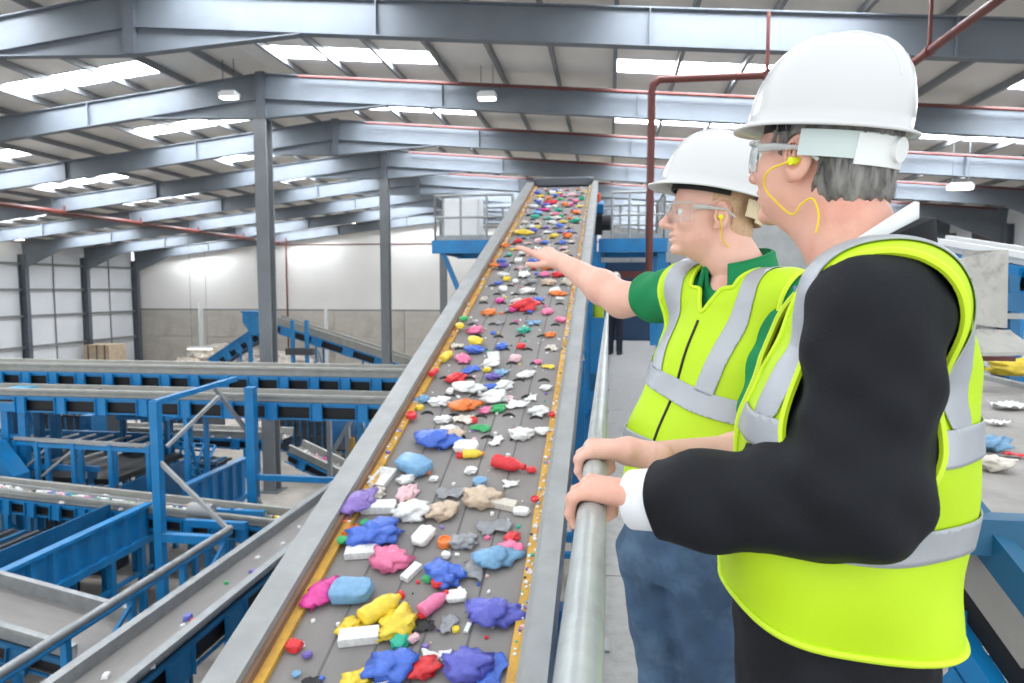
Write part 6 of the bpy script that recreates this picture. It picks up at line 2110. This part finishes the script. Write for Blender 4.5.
helmet(per1, M1, O1, base1, 'white safety helmet', 9, shift=(-0.004, 0, 0.066), band_mat=HARNB, hs=1.08, ba=122)
glasses(per1, M1, O1, base1)
ear_plug(per1, M1, O1, base1, [(-0.007, 0.093, -0.009), (-0.008, 0.094, -0.02), (-0.012, 0.086, -0.035), (-0.016, 0.074, -0.055), (-0.03, 0.066, -0.075), (-0.055, 0.062, -0.085), (-0.066, 0.058, -0.1)])

# polo shirt: torso, two short sleeves, collar
fold1 = wave(((60, 20, 45), 0.3, 0.003), ((-50, 40, 70), 1.7, 0.0022), ((25, -60, 30), 0.9, 0.003))
sl_l = shl + (ell_ - shl) * 0.74; sl_r = shr + (elr - shr) * 0.56
pol = U(0.035, section_body(secs1(-0.004), FT[:2]), caps(shl - v3(0, 0, 0.008), sl_l, 0.072, 0.072), caps(shr, sl_r, 0.074, 0.072), caps(nb - v3(0, 0, 0.075) + LT * 0.06, shl, 0.066, 0.07), caps(nb - v3(0, 0, 0.075) - LT * 0.06, shr, 0.064, 0.07))
lo, hi = bbox([nb + v3(.22, .22, 0), nb - v3(.22, .22, 0), hc + v3(.2, .2, 0), hc - v3(.2, .2, 0), shl, shr, sl_l, sl_r], 0.1); lo[2] = 6.29
V, F = surfnet(lambda p: pol(p) + 0.8 * fold1(p), lo, hi, 0.0085); T = tris_of(F)
g = np.ones(len(V))
for (a, b) in ((shl, sl_l), (shr, sl_r)):
    d_ = (b - a) / np.linalg.norm(b - a)
    tt = (V - a) @ d_; rad = np.linalg.norm(V - a - tt[:, None] * d_, axis=1)
    g = np.minimum(g, np.where(rad < 0.10, np.linalg.norm(b - a) - tt + 0.01, 1.0))
q = V - nb
g = np.minimum(g, np.where(q[:, 2] > -0.1, np.hypot(q @ LT, q @ FT) - 0.066, 1))
V, T = clip(V, T, g)
o = mesh_np('polo_shirt', V, T, POLO, per1, base1, solid=0.004); o['label'] = 'green polo shirt'
vs, fs = ring(nb - base1, None, 0.074, 0.074, FT, -0.035, 0.052, 0.007, 25, 335, 0.004, tiltf=0.045)
cl1 = MB().add(vs, fs).build('collar', POLO, o, True)
vs, fs = ring(nb - base1, None, 0.082, 0.082, FT, -0.045, 0.05, 0.006, 28, 332, 0.0, tiltf=0.05)
for i in range(0, len(vs), 4):                      # folded-over fall of the collar
    k = i // 4 / (len(vs) // 4 - 1); pt_ = abs(2 * k - 1) ** 6
    un = (vs[i] - (nb - base1)); un[2] = 0; un /= np.linalg.norm(un)
    vs[i] = vs[i] + un * 0.022 + v3(0, 0, -0.012 - 0.022 * pt_); vs[i + 3] = vs[i + 3] + un * 0.024 + v3(0, 0, -0.012 - 0.022 * pt_)
MB().add(vs, fs).build('collar_fall', POLO, o, True)

# jeans
jn = section_body([(hc[2] - 0.08, hc[0], hc[1], 0.14, 0.098), (hc[2], hc[0], hc[1], 0.16, 0.112), (hc[2] + 0.1, hc[0], hc[1], 0.16, 0.11)], FT[:2])
for (h_, k_, a_) in LEG:
    jn = U(0.02, jn, caps(h_, k_, 0.097, 0.076), caps(k_, a_ - v3(0, 0, 0.04), 0.074, 0.062))
lo, hi = bbox([hc + v3(.2, .2, .1), hc - v3(.2, .2, 0)] + [q for L_ in LEG for q in L_], 0.09); lo[2] = 5.375
V, F = surfnet(lambda p: jn(p) + 0.7 * fold1(p), lo, hi, 0.0095)
o = mesh_np('jeans', V, F, JEANS, per1, base1); o['label'] = 'blue denim jeans'
for (h_, k_, a_) in LEG:
    V, F = surfnet(U(0.03, caps(v3(a_[0], a_[1], 5.395) - FT * 0.06, v3(a_[0], a_[1], 5.39) + FT * 0.16, 0.042, 0.036), ell(v3(a_[0], a_[1], 5.43), (0.05, 0.05, 0.05))), v3(a_[0] - .25, a_[1] - .25, 5.352), v3(a_[0] + .25, a_[1] + .25, 5.5), 0.01)
    mesh_np('shoe', V, F, mat('brown_leather', (70, 50, 38), 0.5, 0, 0.1, 20), per1, base1)

# hi-vis vest
vf1 = wave(((16, 10, 26), 0.5, 0.0035), ((-30, 18, 22), 1.1, 0.003), ((22, 34, -8), 2.0, 0.003))
lo, hi = bbox([nb + v3(.22, .22, 0), nb - v3(.22, .22, 0), hc + v3(.2, .2, 0), hc - v3(.2, .2, 0)], 0.07); lo[2] = 6.2; hi[2] = nb[2] + 0.06
zv = 6.27
hem1 = lambda u, w_: zv + 0.0 * u
sb = section_body(secs1(0.016), FT[:2])
zbd = at(690, 400, 1.60)[2]
bands1 = [lambda u, w_, z: 0.026 - np.abs(z - (zbd + 0.015 - 0.22 * u)), lambda u, w_, z: 0.026 - np.abs(z - (zbd - 0.13 - 0.05 * u)),
          lambda u, w_, z: np.minimum(0.026 - np.abs(np.abs(u) - 0.1 - 0.16 * np.clip(z - zbd - 0.12, -0.2, 0.12)), z - zbd - 0.015 + 0.22 * u - 0.02)]
o, Vv, Tv = vest('safety_vest', per1, base1, sb, [(nb - v3(0, 0, 0.08) + LT * 0.06, shl - LT * 0.025, 0.085, 0.092), (nb - v3(0, 0, 0.08) - LT * 0.06, shr + LT * 0.02, 0.083, 0.092)], nb, FT, LT,
     [(shl + LT * 0.055 + v3(0, 0, -0.01), shl + LT * 0.055 + v3(0, 0, -0.13), 0.092, 0.088), (shr - LT * 0.075, shr - LT * 0.09 - v3(0, 0, 0.1), 0.095, 0.09)], hem1, bands1, None, lo, hi, vf1,
     lambda z: np.clip((z + 0.115) * 0.6, -0.01, 0.2), neck_r=0.088, neck_z=-0.05)
# zip along the front edge
od = []
for z in np.linspace(zv + 0.01, nb[2] - 0.13, 26):
    k = (nb[2] - z) / (nb[2] - wc[2]); c = nb * (1 - k) + wc * k
    od.append((v3(c[0], c[1], z) + FT * 0.5 + LT * 0.0, -FT))
zp = surf_path(Vv, Tv, od, 0.001)
if len(zp) > 3:
    MB().path([p - base1 for p in zp], 0.0035, 6).build('zip', BBLACK, o, True)
bpy.context.view_layer.update()
